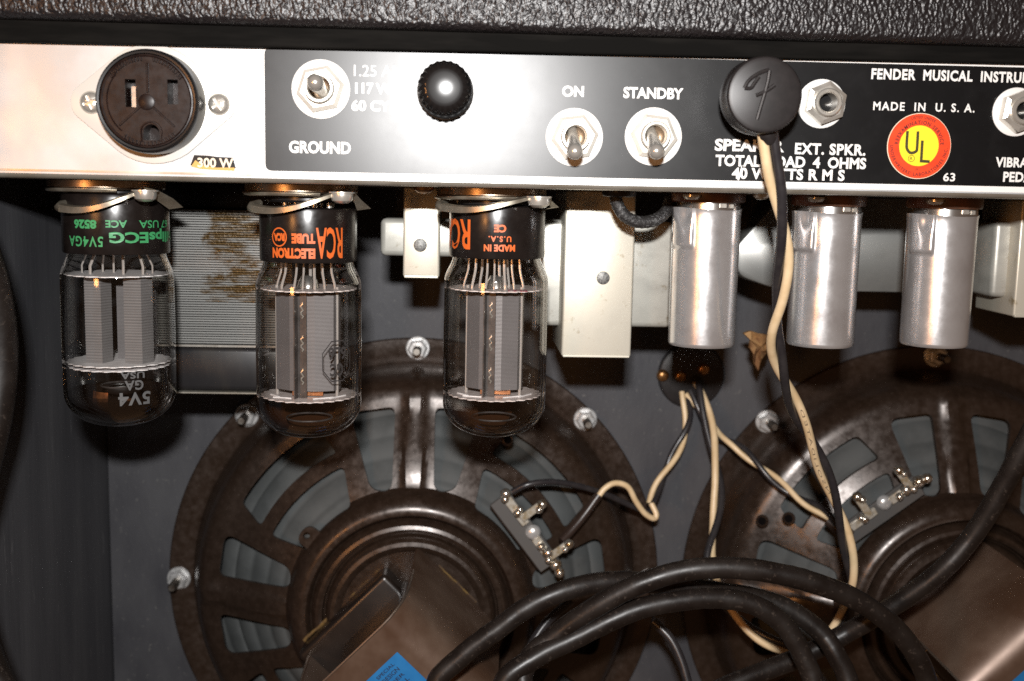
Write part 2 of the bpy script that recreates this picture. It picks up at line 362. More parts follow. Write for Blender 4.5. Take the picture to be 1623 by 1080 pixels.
def make_mesh(name, b, mats, smooth=40):
    me = bpy.data.meshes.new(name)
    me.from_pydata([(x*S, y*S, z*S) for x, y, z in b.v], [], b.f)
    bm = bmesh.new(); bm.from_mesh(me)
    bmesh.ops.recalc_face_normals(bm, faces=bm.faces[:])
    for f in bm.faces: f.smooth = bool(smooth)
    if smooth:
        lim = rad(smooth)
        for e in bm.edges:
            if len(e.link_faces) == 2 and e.calc_face_angle(0) > lim: e.smooth = False
    bm.to_mesh(me); bm.free()
    me.materials.append(mats); return me
ORG = {}
def thing(name, label, cat_, loc=(0,0,0), group=None):
    o = bpy.data.objects.new(name, None); C.objects.link(o); o.empty_display_size = .01
    o.location = Vector(loc)*S; o['label'] = label; o['category'] = cat_
    if group: o['group'] = group
    ORG[o] = Vector(loc); return o
def part(name, b, m, parent, smooth=40, label=None, kind=None):
    org = ORG[parent]; b2 = B(); b2.f = b.f; b2.v = [(x-org.x, y-org.y, z-org.z) for x, y, z in b.v]
    o = bpy.data.objects.new(name, make_mesh(name, b2, MT[m] if isinstance(m, str) else m, smooth)); C.objects.link(o)
    o.parent = parent; ORG[o] = org
    if label: o['label'] = label
    if kind: o['kind'] = kind
    return o
def solo(name, b, m, label, cat_, group=None, smooth=40, loc=None):
    loc = Vector(loc) if loc is not None else Vector(b.v[0])
    b2 = B(); b2.f = b.f; b2.v = [(x-loc.x, y-loc.y, z-loc.z) for x, y, z in b.v]
    o = bpy.data.objects.new(name, make_mesh(name, b2, MT[m], smooth)); C.objects.link(o); o.location = loc*S
    o['label'] = label; o['category'] = cat_
    if group: o['group'] = group
    ORG[o] = loc; return o
def copy_tree(o, parent=None):
    c = o.copy(); C.objects.link(c); c.parent = parent
    for ch in o.children: copy_tree(ch, c)
    return c
def boolean(b, cut, op='DIFFERENCE'):
    a = bpy.data.objects.new('tmp_a', make_mesh('tmp_a', b, MT['dark'], 0)); c = bpy.data.objects.new('tmp_c', make_mesh('tmp_c', cut, MT['dark'], 0))
    C.objects.link(a); C.objects.link(c)
    md = a.modifiers.new('x', 'BOOLEAN'); md.operation = op; md.object = c; md.solver = 'EXACT'
    bpy.context.view_layer.update()
    me = bpy.data.meshes.new_from_object(a.evaluated_get(bpy.context.evaluated_depsgraph_get()))
    r = B(); r.v = [tuple(q.co/S) for q in me.vertices]; r.f = [tuple(p.vertices) for p in me.polygons]
    for o in (a, c):
        d = o.data; bpy.data.objects.remove(o); bpy.data.meshes.remove(d)
    bpy.data.meshes.remove(me); return r

# ------------------------------------------------------------------ lettering
_tc = {}
def glyphs(s, bold=.03, spacing=1.0):
    """flat text outline filled to a mesh, normalised to its own box: (verts 0..1, faces, aspect)"""
    k = (s, bold, spacing)
    if k in _tc: return _tc[k]
    cu = bpy.data.curves.new('t', 'FONT'); cu.body = s; cu.size = 1; cu.offset = bold; cu.space_character = spacing; cu.resolution_u = 3
    o = bpy.data.objects.new('t', cu); C.objects.link(o); bpy.context.view_layer.update()
    me = bpy.data.meshes.new_from_object(o.evaluated_get(bpy.context.evaluated_depsgraph_get()))
    vs = [tuple(q.co) for q in me.vertices]; fs = [tuple(p.vertices) for p in me.polygons]
    bpy.data.objects.remove(o); bpy.data.curves.remove(cu); bpy.data.meshes.remove(me)
    x0 = min(p[0] for p in vs); x1 = max(p[0] for p in vs); z0 = min(p[1] for p in vs); z1 = max(p[1] for p in vs)
    r = [((p[0]-x0)/(x1-x0), (p[1]-z0)/(z1-z0)) for p in vs], fs, (x1-x0)/(z1-z0)
    _tc[k] = r; return r
def text_flat(s, px0, px1, pymid, cap, Y, bold=.035, spacing=1.0):
    g, fs, _ = glyphs(s, bold, spacing)
    a, b_ = P(px0, pymid, Y), P(px1, pymid, Y)
    zm = P((px0+px1)/2, pymid, Y).z; h = cap*(375+Y)/FPX
    return [(a.x+(b_.x-a.x)*u, Y, zm+(w-.5)*h) for u, w in g], fs
def text_cyl(s, cx, cy, R, a_left, a_right, z_top, z_bot, bold=.04, spacing=1.0, flip=True):
    """text wrapped on an upright cylinder; angles in degrees, 0 facing the viewer, + to the right; upside down when flip"""
    g, fs, _ = glyphs(s, bold, spacing)
    bm = bmesh.new(); bv = [bm.verts.new((u, w, 0)) for u, w in g]
    for f in fs:
        try: bm.faces.new([bv[i] for i in f])
        except ValueError: pass
    vs = []
    gv, gf = bm_lists(bm)
    for u, w, _ in gv:
        a = rad(a_right+(a_left-a_right)*u) if flip else rad(a_left+(a_right-a_left)*u)
        z = z_top+(z_bot-z_top)*w if flip else z_bot+(z_top-z_bot)*w
        vs.append((cx+R*math.sin(a), cy-R*math.cos(a), z))
    return vs, gf
def text_ring(s, cx, cz, Y, r, a_mid, span, h, top=True, bold=.03):
    g, fs, _ = glyphs(s, bold, 1.25); vs = []
    for u, w in g:
        if top: a = rad(a_mid+span/2-span*u); q = r+(w-.5)*h
        else: a = rad(a_mid-span/2+span*u); q = r-(w-.5)*h
        vs.append((cx+q*math.cos(a), Y, cz+q*math.sin(a)))
    return vs, fs

#PARTS_BEGIN
# ------------------------------------------------------------------ cabinet
XW, YB = -180.0, 175.0
cab = thing('amplifier_cabinet', 'open-backed amplifier cabinet with black grained vinyl along its top edge', 'cabinet', (0, 60, -290))
def edge_z(a_, b_, Y, x):
    p, q = P(*a_, Y), P(*b_, Y); return p.z+(q.z-p.z)*(x-p.x)/(q.x-p.x)
def strip(a_, b_, Y, Y1, height, bev):
    x0, x1 = -330, 420; zl, zr = edge_z(a_, b_, Y, x0), edge_z(a_, b_, Y, x1)
    bm = bmesh.new(); vs = [bm.verts.new(p) for p in [(x0, Y, zl), (x1, Y, zr), (x1, Y1, zr), (x0, Y1, zl), (x0, Y, zl+height), (x1, Y, zr+height), (x1, Y1, zr+height), (x0, Y1, zl+height)]]
    for f in ((0, 1, 5, 4), (1, 2, 6, 5), (2, 3, 7, 6), (3, 0, 4, 7), (0, 3, 2, 1), (4, 5, 6, 7)): bm.faces.new([vs[i] for i in f])
    bmesh.ops.recalc_face_normals(bm, faces=bm.faces[:])
    bmesh.ops.bevel(bm, geom=bm.edges[:], offset=bev, segments=4, profile=.5, affect='EDGES')
    return bm_lists(bm)
part('top_board', B().add(strip((0, 27), (1623, 72), -10, 60, 60, 3.0)), 'tolex', cab, label='black grained vinyl along the rear edge of the top board')
part('board_cleat', B().add(strip((0, 66), (1623, 101), -4.5, 170, 16, .8)), 'felt', cab, label='bare black wooden strip between the vinyl and the panel')
part('side_panel', B().add(box(XW-18, XW, -52, YB+18, -330, 49.5, .5, 1)), 'sidewall', cab, label='grey-black painted inner side of the cabinet')
part('baffle_board', B().add(box(XW+.5, 420, YB, YB+16, -330, 49.5, .3, 1)), 'baffle', cab, label='grey-black speaker board')

# ------------------------------------------------------------------ chassis
ch = thing('amplifier_chassis', 'pale metal amplifier chassis with a black printed rear panel', 'chassis', (0, 0, 2))
ZB = 2.0
part('rear_panel', B().add(box(XW+1, 300, 0, 1.5, ZB+1.6, 56)), 'panel', ch)
lip = [(0.0, ZB+3.0)]
for k in range(9):
    a = rad(90*k/8); lip.append((2.4-2.4*math.cos(a), ZB+2.4-2.4*math.sin(a)))
lip.append((12, ZB)); lip2 = [(y, z) for y, z in lip]
bl = B(); n = len(lip2)
for x in (XW+1, 300): bl.v += [(x, y-.02, z) for y, z in lip2]
bl.f = [(i, i+1, i+1+n, i+n) for i in range(n-1)]
part('folded_lip', bl, 'lip', ch)
part('underside', B().add(box(XW+1, 300, 2.2, 150, ZB+.05, ZB+1.5)), 'under', ch)
xl = P(420, 177, 0).x
part('panel_border', B().add(prism(rrect(xl-1.7, 299, 4.1, 47.9, 3.2), -.10, .02)), 'white', ch, label='white printed border of the black panel')
fp = part('black_panel', B().add(prism(rrect(xl, 298, 6.1, 46.3, 2.2), -.22, -.08)), 'black', ch, label='glossy black printed panel with white lettering')
TY = -.30
for s, x0, x1, y, cap, sp in [('1.25 AMP', 561, 652, 113, 17, 1.0), ('117 VOLT', 563, 650, 141, 17, 1.0), ('60 CY.', 557, 622, 168, 17, 1.0),
        ('GROUND', 458, 556, 234, 19, 1.0), ('ON', 891, 925.5, 145, 17, 1.0), ('STANDBY', 988, 1083, 148, 17.5, 1.0),
        ('SPEAKER', 1133, 1243, 231, 19, 1.0), ('EXT. SPKR.', 1260, 1372, 237, 18, 1.1), ('TOTAL  LOAD  4  OHMS', 1134, 1373, 257, 18, 1.0),
        ('40 WATTS R M S', 1160, 1339, 276.5, 18, 1.06), ('FENDER  MUSICAL  INSTRUMENTS', 1381, 1680, 121, 17, 1.1),
        ('MADE  IN  U. S. A.', 1384, 1545, 170, 13.5, 1.2), ('63', 1495, 1514, 281, 13.5, 1.05), ('VIBRATO', 1578, 1655, 258, 16, 1.05), ('PEDAL', 1590, 1645, 281, 16, 1.05)]:
    part('lettering', B().add(text_flat(s, x0, x1, y, cap, TY, (.0 if 'AMP' in s else .036) if cap > 14 else .022, sp)), 'white', fp, smooth=0)
# a chip in the print through the 4 of "40"
cA, cB = P(1176, 262, TY), P(1170, 286, TY)
part('scratch', B().add(tube([cA, P(1174, 272, TY), cB], [.12, .3, .35], 6)), 'white', fp)
# torn remnant of a paper label
pts = [P(x, y, 0) for x, y in ((302, 262), (308, 246), (331, 247), (345, 249), (369, 250), (372, 260), (374, 267), (361, 270), (340, 268), (318, 267))]
rem = part('label_remnant', B().add(prism([(p.x, p.z) for p in pts], -.14, .02)), 'blackplastic', ch, label='torn scrap of a black label reading 300 W')
pts = [P(x, y, 0) for x, y in ((303, 264), (310, 254), (320, 262), (340, 266), (372, 266), (372, 271), (340, 269.5), (318, 268))]
part('torn_edge', B().add(prism([(p.x, p.z) for p in pts], -.18, -.1)), mat('torn_paper_edge', (.62,.36,.09), 0, .6), rem)
part('lettering', B().add(text_flat('300 W', 313, 370, 258.5, 15, -.22, .03)), 'stickeredge', rem, smooth=0)
# round sticker
sk = P(1456, 232, 0); RS = 51.5*(375)/FPX
st = part('round_sticker', B().add(prism(ngon(64, RS, 0, sk.x, sk.z), -.30, -.20)), 'stickeredge', ch, label='round red and yellow UL listing sticker')
part('red_ring', B().add(prism(ngon(64, RS-.22, 0, sk.x+.08, sk.z), -.34, -.28)), 'red', st)
part('yellow_disc', B().add(prism(ngon(64, 6.85, 0, sk.x-.05, sk.z+.1), -.40, -.33)), 'yellow', st)
SY = -.46
part('ring_lettering', B().add(text_ring('LISTED UNDER', sk.x, sk.z, -.40, 9.75, 84, 52, 1.0)).add(text_ring('REEXAMINATION SERVICE', sk.x, sk.z, -.40, 8.0, 90, 172, 1.35))
     .add(text_ring("UNDERWRITERS' LABORATORIES INC.", sk.x, sk.z, -.40, 9.5, 268, 178, 1.25, False)).add(text_ring('OF', sk.x, sk.z, -.40, 7.9, 268, 7, .7, False)), 'redink', st, smooth=0)
ul = B(); q = 1.0
upx = [(1438.5, 208), (1437, 230), (1438, 237), (1442, 242), (1447, 242.5), (1452, 240), (1453.5, 235), (1455, 208.5)]
w = B()
def ribbon(px, width, Y, d=.04):
    pp = [P(x, y, Y) for x, y in px]; pp = [Vector((p.x, p.y)) for p in cat([(p.x, p.z, 0) for p in pp], 4)] if len(px) > 2 else [Vector((p.x, p.z)) for p in pp]
    L = []; R_ = []
    for i, p in enumerate(pp):
        t = (pp[min(i+1, len(pp)-1)]-pp[max(i-1, 0)]).normalized(); nrm = Vector((-t.y, t.x))*width/2
        L.append(tuple(p+nrm)); R_.append(tuple(p-nrm))
    vs = [(x, Y, z) for x, z in L]+[(x, Y, z) for x, z in R_]; k = len(L)
    return vs, [(i, i+1, k+i+1, k+i) for i in range(k-1)]
w.add(ribbon(upx, .95, SY)).add(ribbon([(1462, 223), (1460, 256.5)], .95, SY)).add(ribbon([(1457.8, 255.5), (1473.5, 256.5)], .95, SY-.02))
rc = P(1444.5, 251.5, SY)
w.add(([(rc.x+r*math.cos(2*math.pi*k/32), SY, rc.z+r*math.sin(2*math.pi*k/32)) for r in (1.0, 1.17) for k in range(32)], [(k, (k+1) % 32, 32+(k+1) % 32, 32+k) for k in range(32)]))
w.add(text_flat('R', 1442.2, 1446.6, 251.5, 5, SY, .0))
part('printed_letters', w, 'stickerink', st, smooth=0)

# ------------------------------------------------------------------ panel hardware
def screw(parent, c, r, h, m='chrome', name='screw', slot=True, rot=0.0):
    b = lathe([(0, h), (r*.35, h*.98), (r*.7, h*.8), (r*.93, h*.4), (r, 0)], 24)
    bb = B().add(b, toward(*c))
    if slot:
        bb = B().add(lathe([(0, h), (r*.35, h*.98), (r*.7, h*.8), (r*.93, h*.4), (r, 0), (0, 0)], 24), toward(*c))
        for a in (0, 90):
            bb = boolean(bb, B().add(box(-r*.62, r*.62, -r*.14, r*.14, h*.3, h*1.6), toward(c[0], c[1], c[2], Matrix.Rotation(rad(a+rot), 4, 'Z'))))
    return part(name, bb, m, parent, 30)
oc = P(241, 163, -4)
out = thing('power_outlet', 'round dark brown three-slot power outlet on the bare metal end of the panel', 'outlet', (oc.x, 0, oc.z))
sl, sr = P(146, 163, 0), P(348, 166, 0)
fl = []
fc = P(243, 166, 0)
for k in range(40):
    a = 2*math.pi*k/40; d = Vector((math.cos(a), math.sin(a)))
    best = max(((fc.x, fc.z, 19.4), (sl.x-.3, sl.z, 6.5), (sr.x-.6, sr.z, 6.0)), key=lambda t: t[0]*d.x+t[1]*d.y+t[2])
    fl.append((best[0]+best[2]*d.x, best[1]+best[2]*d.y))
fl = [(x, min(z, 48.9)) for x, z in fl]
part('mounting_flange', B().add(prism(fl, -.9, .02, .3)), 'socketplate', out)
R0 = 16.4
part('outlet_rim', B().add(lathe([(15.0, 9.0), (15.1, 10.0), (15.7, 10.1), (16.3, 9.5), (16.6, 8.4), (16.8, 0)], 64), toward(oc.x, -.6, oc.z)), 'blackplastic', out)
ob = B().add(lathe([(0, 9.6), (13.9, 9.6), (14.4, 9.9), (14.8, 9.8), (14.95, 9.2), (14.95, 0), (0, 0)], 64), toward(oc.x, -.6, oc.z))
def bp_(px, py): p = P(px, py, -10); return p
cut = B()
s1, s2, s3 = bp_(207, 148), bp_(274, 146), bp_(240, 210)
cut.add(box(s1.x-1.7, s1.x+1.7, -12, -3, s1.z-4.4, s1.z+4.4)); cut.add(box(s2.x-1.7, s2.x+1.7, -12, -3, s2.z-3.9, s2.z+3.9))
dh = [(s3.x-2.6, s3.z-2.6), (s3.x+2.6, s3.z-2.6)]+[(s3.x+2.6*math.cos(rad(a)), s3.z+2.6*math.sin(rad(a))) for a in range(0, 181, 20)]
cut.add(prism(dh, -12, -3))
body = part('outlet_body', boolean(ob, cut), 'bakelite', out, 30)
det = B()
det.add(lathe([(2.6, 0), (2.6, .35), (2.3, .5), (0, .5)], 28), toward(oc.x, -10.15, oc.z-.3))
det.add(box(oc.x+.1, oc.x+.8, -10.75, -10.1, oc.z+2.6, oc.z+12, .2, 1))
for sx in (-1, 1):
    det.add(box(0, 9.5, -10.6, -10.1, -.3, .3, .15, 1), T(oc.x, 0, oc.z) @ Matrix.Rotation(rad(42 if sx > 0 else 138), 4, 'Y') @ T(2.4, 0, 0))
fr = [(s3.x+3.3*math.cos(rad(a)), -10.25, s3.z+3.3*math.sin(rad(a))) for a in range(-20, 201, 20)]
det.add(tube([(fr[-1][0], -10.25, s3.z-3)]+fr[::-1]+[(fr[0][0], -10.25, s3.z-3)], .35, 6))
arc = [(oc.x+12.6*math.cos(rad(a)), -10.15, oc.z+12.6*math.sin(rad(a))) for a in range(140, 231, 6)]
det.add(tube(arc, .28, 6))
part('raised_ribs', det, 'bakelite', body)
em = B()
for k in range(26):
    a = rad(35+110*k/25)
    if abs(k-12) < 2: continue
    em.add(box(-.32, .32, -10.75, -10.2, -.75, .75, .15, 1), T(oc.x+13.4*math.cos(a), 0, oc.z+13.4*math.sin(a)) @ Matrix.Rotation(-(a-math.pi/2)+random.uniform(-.3, .3), 4, 'Y'))
for k in range(14):
    a = rad(238+70*k/13)
    em.add(box(-.32, .32, -10.75, -10.2, -.75, .75, .15, 1), T(oc.x+13.6*math.cos(a), 0, oc.z+13.6*math.sin(a)) @ Matrix.Rotation(-(a-math.pi/2)+random.uniform(-.3, .3), 4, 'Y'))
part('worn_embossing', em, 'bakelite', body, kind='stuff')
part('contact_blade', B().add(box(s1.x-.5, s1.x+1.5, -7.5, -3.2, s1.z-4.2, s1.z+2.4)), 'chrome', out)
part('contact_blade', B().add(box(s2.x+.9, s2.x+1.6, -6, -3.2, s2.z-3.7, s2.z+3.7)), 'saddle', out)
screw(out, (sl.x, -.9, sl.z), 3.8, 2.0, rot=20); screw(out, (sr.x, -.9, sr.z), 3.7, 2.0, rot=35)

def toggle(px, py, root, tip, ytip, label, hexrot):
    c = P(px, py, 0)
    t = thing('toggle_switch', label, 'switch', (c.x, 0, c.z), 'toggle switches on the black panel')
    part('washer', B().add(lathe([(5, 0), (5, .75), (9.2, .75), (9.7, .45), (9.7, 0)], 40), toward(c.x, -.24, c.z)), 'white', t)
    nb = B().add(lathe([(4.6, 2.6), (6.6, 2.6), (7.9, 2.1), (8.05, 1.2), (8.05, 0)], 6), toward(c.x, -1.0, c.z, Matrix.Rotation(rad(hexrot), 4, 'Z')))
    part('hex_nut', nb, 'switchnut', t, 20)
    part('threaded_bushing', B().add(lathe([(3.4, -1), (3.5, 4.6), (3.9, 5.1), (4.5, 5.1), (4.9, 4.7)]+[(4.75 if i % 2 else 4.95, 4.4-.3*i) for i in range(8)], 32), toward(c.x, -1.4, c.z)), 'switchnut', t)
    a, e = P(*root, -3.0), P(*tip, ytip); d = (e-a)
    n_ = d.normalized(); pth = []; rs = []
    for k, r in ((0, 1.75), (.45, 2.1), (.7, 2.45), (.85, 2.7)): pth.append(a+d*k); rs.append(r)
    for k in range(1, 7):
        q = rad(90*k/6); pth.append(a+d*.85+n_*2.7*math.sin(q)); rs.append(max(2.75*math.cos(q), .05))
    part('lever', B().add(tube(pth, rs, 20)), 'lever', t, 60)
    part('pivot_ball', B().add(lathe([(0, .6), (2, .3), (3.4, -.6)], 24), toward(c.x, -3.2, c.z)), 'saddle', t)
toggle(509, 142, (515, 150), (497, 128), -17, 'toggle switch above the word GROUND with its lever tipped up', 12)
toggle(910, 218, (907, 208), (912, 246), -17, 'toggle switch under the word ON with its lever tipped down', 8)
toggle(1035, 217, (1031, 207), (1042, 246), -17, 'toggle switch under the word STANDBY with its lever tipped down', -6)

fcn = P(706, 146, 0)
fz = thing('fuse_holder', 'glossy black round fuse cap in the bright glare of the panel', 'fuse holder', (fcn.x, 0, fcn.z))
part('seat_ring', B().add(lathe([(6, 0), (6, 2.2), (8.9, 2.2), (9.4, 1.6), (9.4, 0)], 48), toward(fcn.x, -.24, fcn.z)), 'chrome', fz)
kn = B(); prof = [(9.0, 2.2), (9.2, 3.4), (8.9, 4.2)]
vs, fs = [], []
rows = [(8.9, 2.2), (9.1, 3.5), (9.0, 4.2), (8.8, 5), (8.75, 12), (8.5, 13.2), (8.0, 14.2), (7.1, 15.1), (6.4, 15.5), (5.8, 15.62), (4.8, 15.72), (3.2, 15.88), (1.6, 15.98), (.01, 16.02)]
N = 144
for i, (r, z) in enumerate(rows):
    for k in range(N):
        amp = {4: .1, 5: .26, 6: .34, 7: .26}.get(i, 0)
        rr = r+amp*(1 if (k % 6) < 3 else -1); a = 2*math.pi*k/N
        vs.append((rr*math.cos(a), rr*math.sin(a), z))
for i in range(len(rows)-1):
    for k in range(N): fs.append((i*N+k, i*N+(k+1) % N, (i+1)*N+(k+1) % N, (i+1)*N+k))
kn.add((vs, fs), toward(fcn.x, -.24, fcn.z))
part('cap', kn, 'fusecap', fz, 50)

def jack(px, py, label):
    c = P(px, py, 0)
    j = thing('phone_jack', label, 'jack', (c.x, 0, c.z), 'jacks on the black panel')
    part('washer', B().add(lathe([(5, 0), (5, .6), (7.8, .6), (8.2, .3), (8.2, 0)], 40), toward(c.x-.4, -.24, c.z)), 'white', j)
    part('hex_nut', B().add(lathe([(4.5, 3.4), (5.8, 3.4), (7.2, 2.9), (7.3, 2.0), (7.3, 0)], 6), toward(c.x+.35, -.9, c.z+.1, Matrix.Rotation(rad(22), 4, 'Z'))), 'chrome', j, 20)
    part('bushing', B().add(lathe([(3.0, -6), (3.1, 4.7), (3.5, 5.1), (4.3, 5.1), (4.7, 4.7), (4.7, 2)], 36), toward(c.x+.35, -.9, c.z+.1)), 'chrome', j)
    part('bore', B().add(lathe([(0, -5.5), (3.05, -5.5)], 24), toward(c.x+.35, -.9, c.z+.1)), 'dark', j)
jack(1303, 165, 'empty phone jack with hex nut right of the round black plug')
jack(1611, 178, 'phone jack cut by the right edge, above the word VIBRATO')

# ------------------------------------------------------------------ wiring helpers
def resample(path, step):
    out = [path[0]]; acc = 0
    for a, b in zip(path, path[1:]):
        d = (b-a).length; t = step-acc
        while t <= d and d > 0: out.append(a+(b-a)*(t/d)); t += step
        acc = (acc+d) % step
    out.append(path[-1]); return out
def strands(path, r, twist_mm, phase=0.0, sep=1.0, straight=0.0):
    """two wires twisted round each other along a path; twist_mm is the length of a full turn"""
    path = resample(path, 2.0); n = len(path); A = []; D = []; s = 0.0
    nn = Vector((0, -1, 0))
    for i, p in enumerate(path):
        t = (path[min(i+1, n-1)]-path[max(i-1, 0)]).normalized()
        nn = (nn-t*nn.dot(t)).normalized(); bb = t.cross(nn)
        if i: s += (p-path[i-1]).length
        a = phase+2*math.pi*max(0, s-straight)/twist_mm
        o = (nn*math.cos(a)+bb*math.sin(a))*r*sep; A.append(p+o); D.append(p-o)
    return A, D
# speaker cord with plug: from the plug down, round and up to the plate on the baffle
pl = P(1196, 156, -13)
plug = thing('speaker_plug', 'round black speaker plug with an embossed script F, plugged into the panel', 'plug', (pl.x, -13, pl.z))
RP = 12.0
cap = part('plug_cap', B().add(lathe([(0, 13.2), (RP-1.6, 13.2), (RP-.5, 12.8), (RP, 12.0), (RP, 7.5), (RP+.25, 7.0), (RP+.25, 3.0), (RP-.4, 1.6), (RP-2, 1.0), (0, 1.0)], 72), toward(pl.x, -13, pl.z)), 'satinblack', plug, 30)
part('plug_shaft', B().add(lathe([(4.2, 1.2), (4.2, -12.5), (0, -12.5)], 28), toward(pl.x, -13, pl.z)), 'chrome', plug)
em = B()
fy = -26.25
for px in ([(1180, 140), (1186, 129), (1197, 120), (1209, 114), (1219, 111)], [(1220, 112), (1217, 130), (1211, 152), (1205, 172), (1200, 190)], [(1198, 152), (1210, 147), (1220, 141), (1228, 135)], [(1180, 140), (1190, 140), (1196, 132), (1203, 122)]):
    em.add(tube(cat([P(x, y, fy) for x, y in px], 5), .62, 8))
part('embossed_letter', em, 'satinblack', cap)
em = B().add(tube([P(1214, 205, -19), P(1217, 214, -19), P(1219, 224, -18)], [3.2, 3.1, 2.6], 16)); part('cord_exit', em, 'satinblack', plug)
cordpath = cat([P(*p) for p in [(1216, 208, -19), (1224, 262, -17), (1236, 330, -12), (1243, 400, -4), (1236, 470, 6), (1228, 530, 16), (1238, 590, 28), (1262, 650, 42), (1292, 715, 55), (1322, 790, 64), (1342, 860, 70), (1350, 920, 76), (1343, 965, 90), (1322, 1000, 92), (1290, 1022, 94), (1252, 1028, 96), (1205, 1010, 100), (1160, 970, 108), (1132, 925, 116), (1125, 880, 124), (1134, 825, 134), (1138, 770, 142), (1131, 715, 150), (1122, 665, 158), (1110, 620, 166), (1104, 604, 171)]], 8)
A, D = strands(cordpath, 1.72, 78, rad(95), 1.0, 10)
spk = thing('speaker_cable', 'two-strand cream and black speaker cord hanging from the round plug', 'cord', tuple(cordpath[0]))
cw = part('cream_strand', B().add(tube(A, 1.75, 10)), 'wirecream', spk, 60)
part('black_strand', B().add(tube(D, 1.75, 10)), 'wireblack', spk, 60)
# faint print along the cream strand
def printed(s, pth, i0, i1, r, h):
    g, fs, _ = glyphs(s, .0, 1.3); vs = []
    for u, w_ in g:
        x = i0+(i1-i0)*u; k = int(x); p = pth[k].lerp(pth[k+1], x-k); t = (pth[min(k+2, len(pth)-1)]-pth[k-1]).normalized()
        view = (CAM-p).normalized(); side = t.cross(view).normalized(); vv = side.cross(t).normalized(); hh = (w_-.5)*h
        vs.append(tuple(p-side*hh+vv*(math.sqrt(max(r*r-hh*hh, .01))+.06)))
    return vs, fs
kk = min(range(len(D)), key=lambda i: (A[i]-P(1306, 720, 58)).length)
part('strand_print', B().add(printed('CONSOLIDATED', A, kk+16, kk-16, 1.75, 1.1)), mat('faded_wire_print', (.20,.15,.10), 0, .6), cw, smooth=0)
#PARTS_A
# plate on the baffle where the wires come through
jp = P(1096, 596, YB-2.5)
jpl = thing('terminal_plate', 'round black plate with rusty screws on the baffle between the speakers', 'plate', (jp.x, YB, jp.z))
part('disc', B().add(lathe([(0, 3), (15.6, 3), (16.6, 2.4), (17, 1), (17, 0)], 48), toward(jp.x, YB-.05, jp.z)), 'satinblack', jpl)
for x, y in ((1051, 596), (1079, 597), (1116, 586)):
    c = P(x, y, YB-4); screw(jpl, (c.x, YB-3.0, c.z), 3.2, 2.0, 'brass', 'screw', False)
def pair(name, label, pts, r, tw, phase, sep=1.0):
    pth = cat([P(*p) for p in pts], 8); A, D = strands(pth, r, tw, rad(phase), sep)
    t = thing(name, label, 'wire', tuple(pth[0]), 'twisted speaker wires')
    part('cream_strand', B().add(tube(A, r, 9)), 'wirecream', t, 60); part('black_strand', B().add(tube(D, r, 9)), 'wireblack', t, 60); return t
w1 = pair('speaker_wire', 'twisted cream and black wire bowing down to the left speaker terminals', [(1082, 622, 169), (1090, 655, 164), (1084, 690, 160), (1064, 730, 156), (1045, 765, 152), (1032, 798, 146)], 1.45, 46, 20)
part('cream_lead', B().add(tube(cat([P(*p) for p in [(1032, 798, 145), (1040, 815, 143), (1036, 822, 142), (1022, 814, 140), (1008, 795, 138), (995, 772, 136), (975, 766, 135), (958, 775, 134), (945, 793, 133)]], 8), 1.45, 9)), 'wirecream', w1, 60)
part('black_lead', B().add(tube(cat([P(*p) for p in [(1032, 798, 148), (1030, 812, 146), (1010, 806, 144), (985, 795, 141), (955, 782, 136), (915, 770, 130), (875, 764, 124), (838, 768, 121), (812, 780, 122)]], 8), 1.45, 9)), 'wireblack', w1, 60)
part('brown_sleeve', B().add(tube(cat([P(*p) for p in [(949, 785, 133.5), (925, 818, 131), (905, 842, 128), (890, 858, 125)]], 8), [2.1]*25, 10)), 'sleeve', w1, 60)
w3 = pair('speaker_wire', 'twisted cream and black wire slanting right to the right speaker terminals', [(1090, 622, 168), (1112, 655, 164), (1136, 688, 160), (1168, 708, 152), (1210, 745, 144), (1262, 788, 134), (1305, 812, 124), (1328, 832, 118)], 1.45, 44, 110)
part('black_sleeve', B().add(tube(cat([P(*p) for p in [(1312, 826, 121), (1330, 842, 117), (1345, 858, 114)]], 8), [2.3]*17, 10)), 'sleeve', w3, 60)

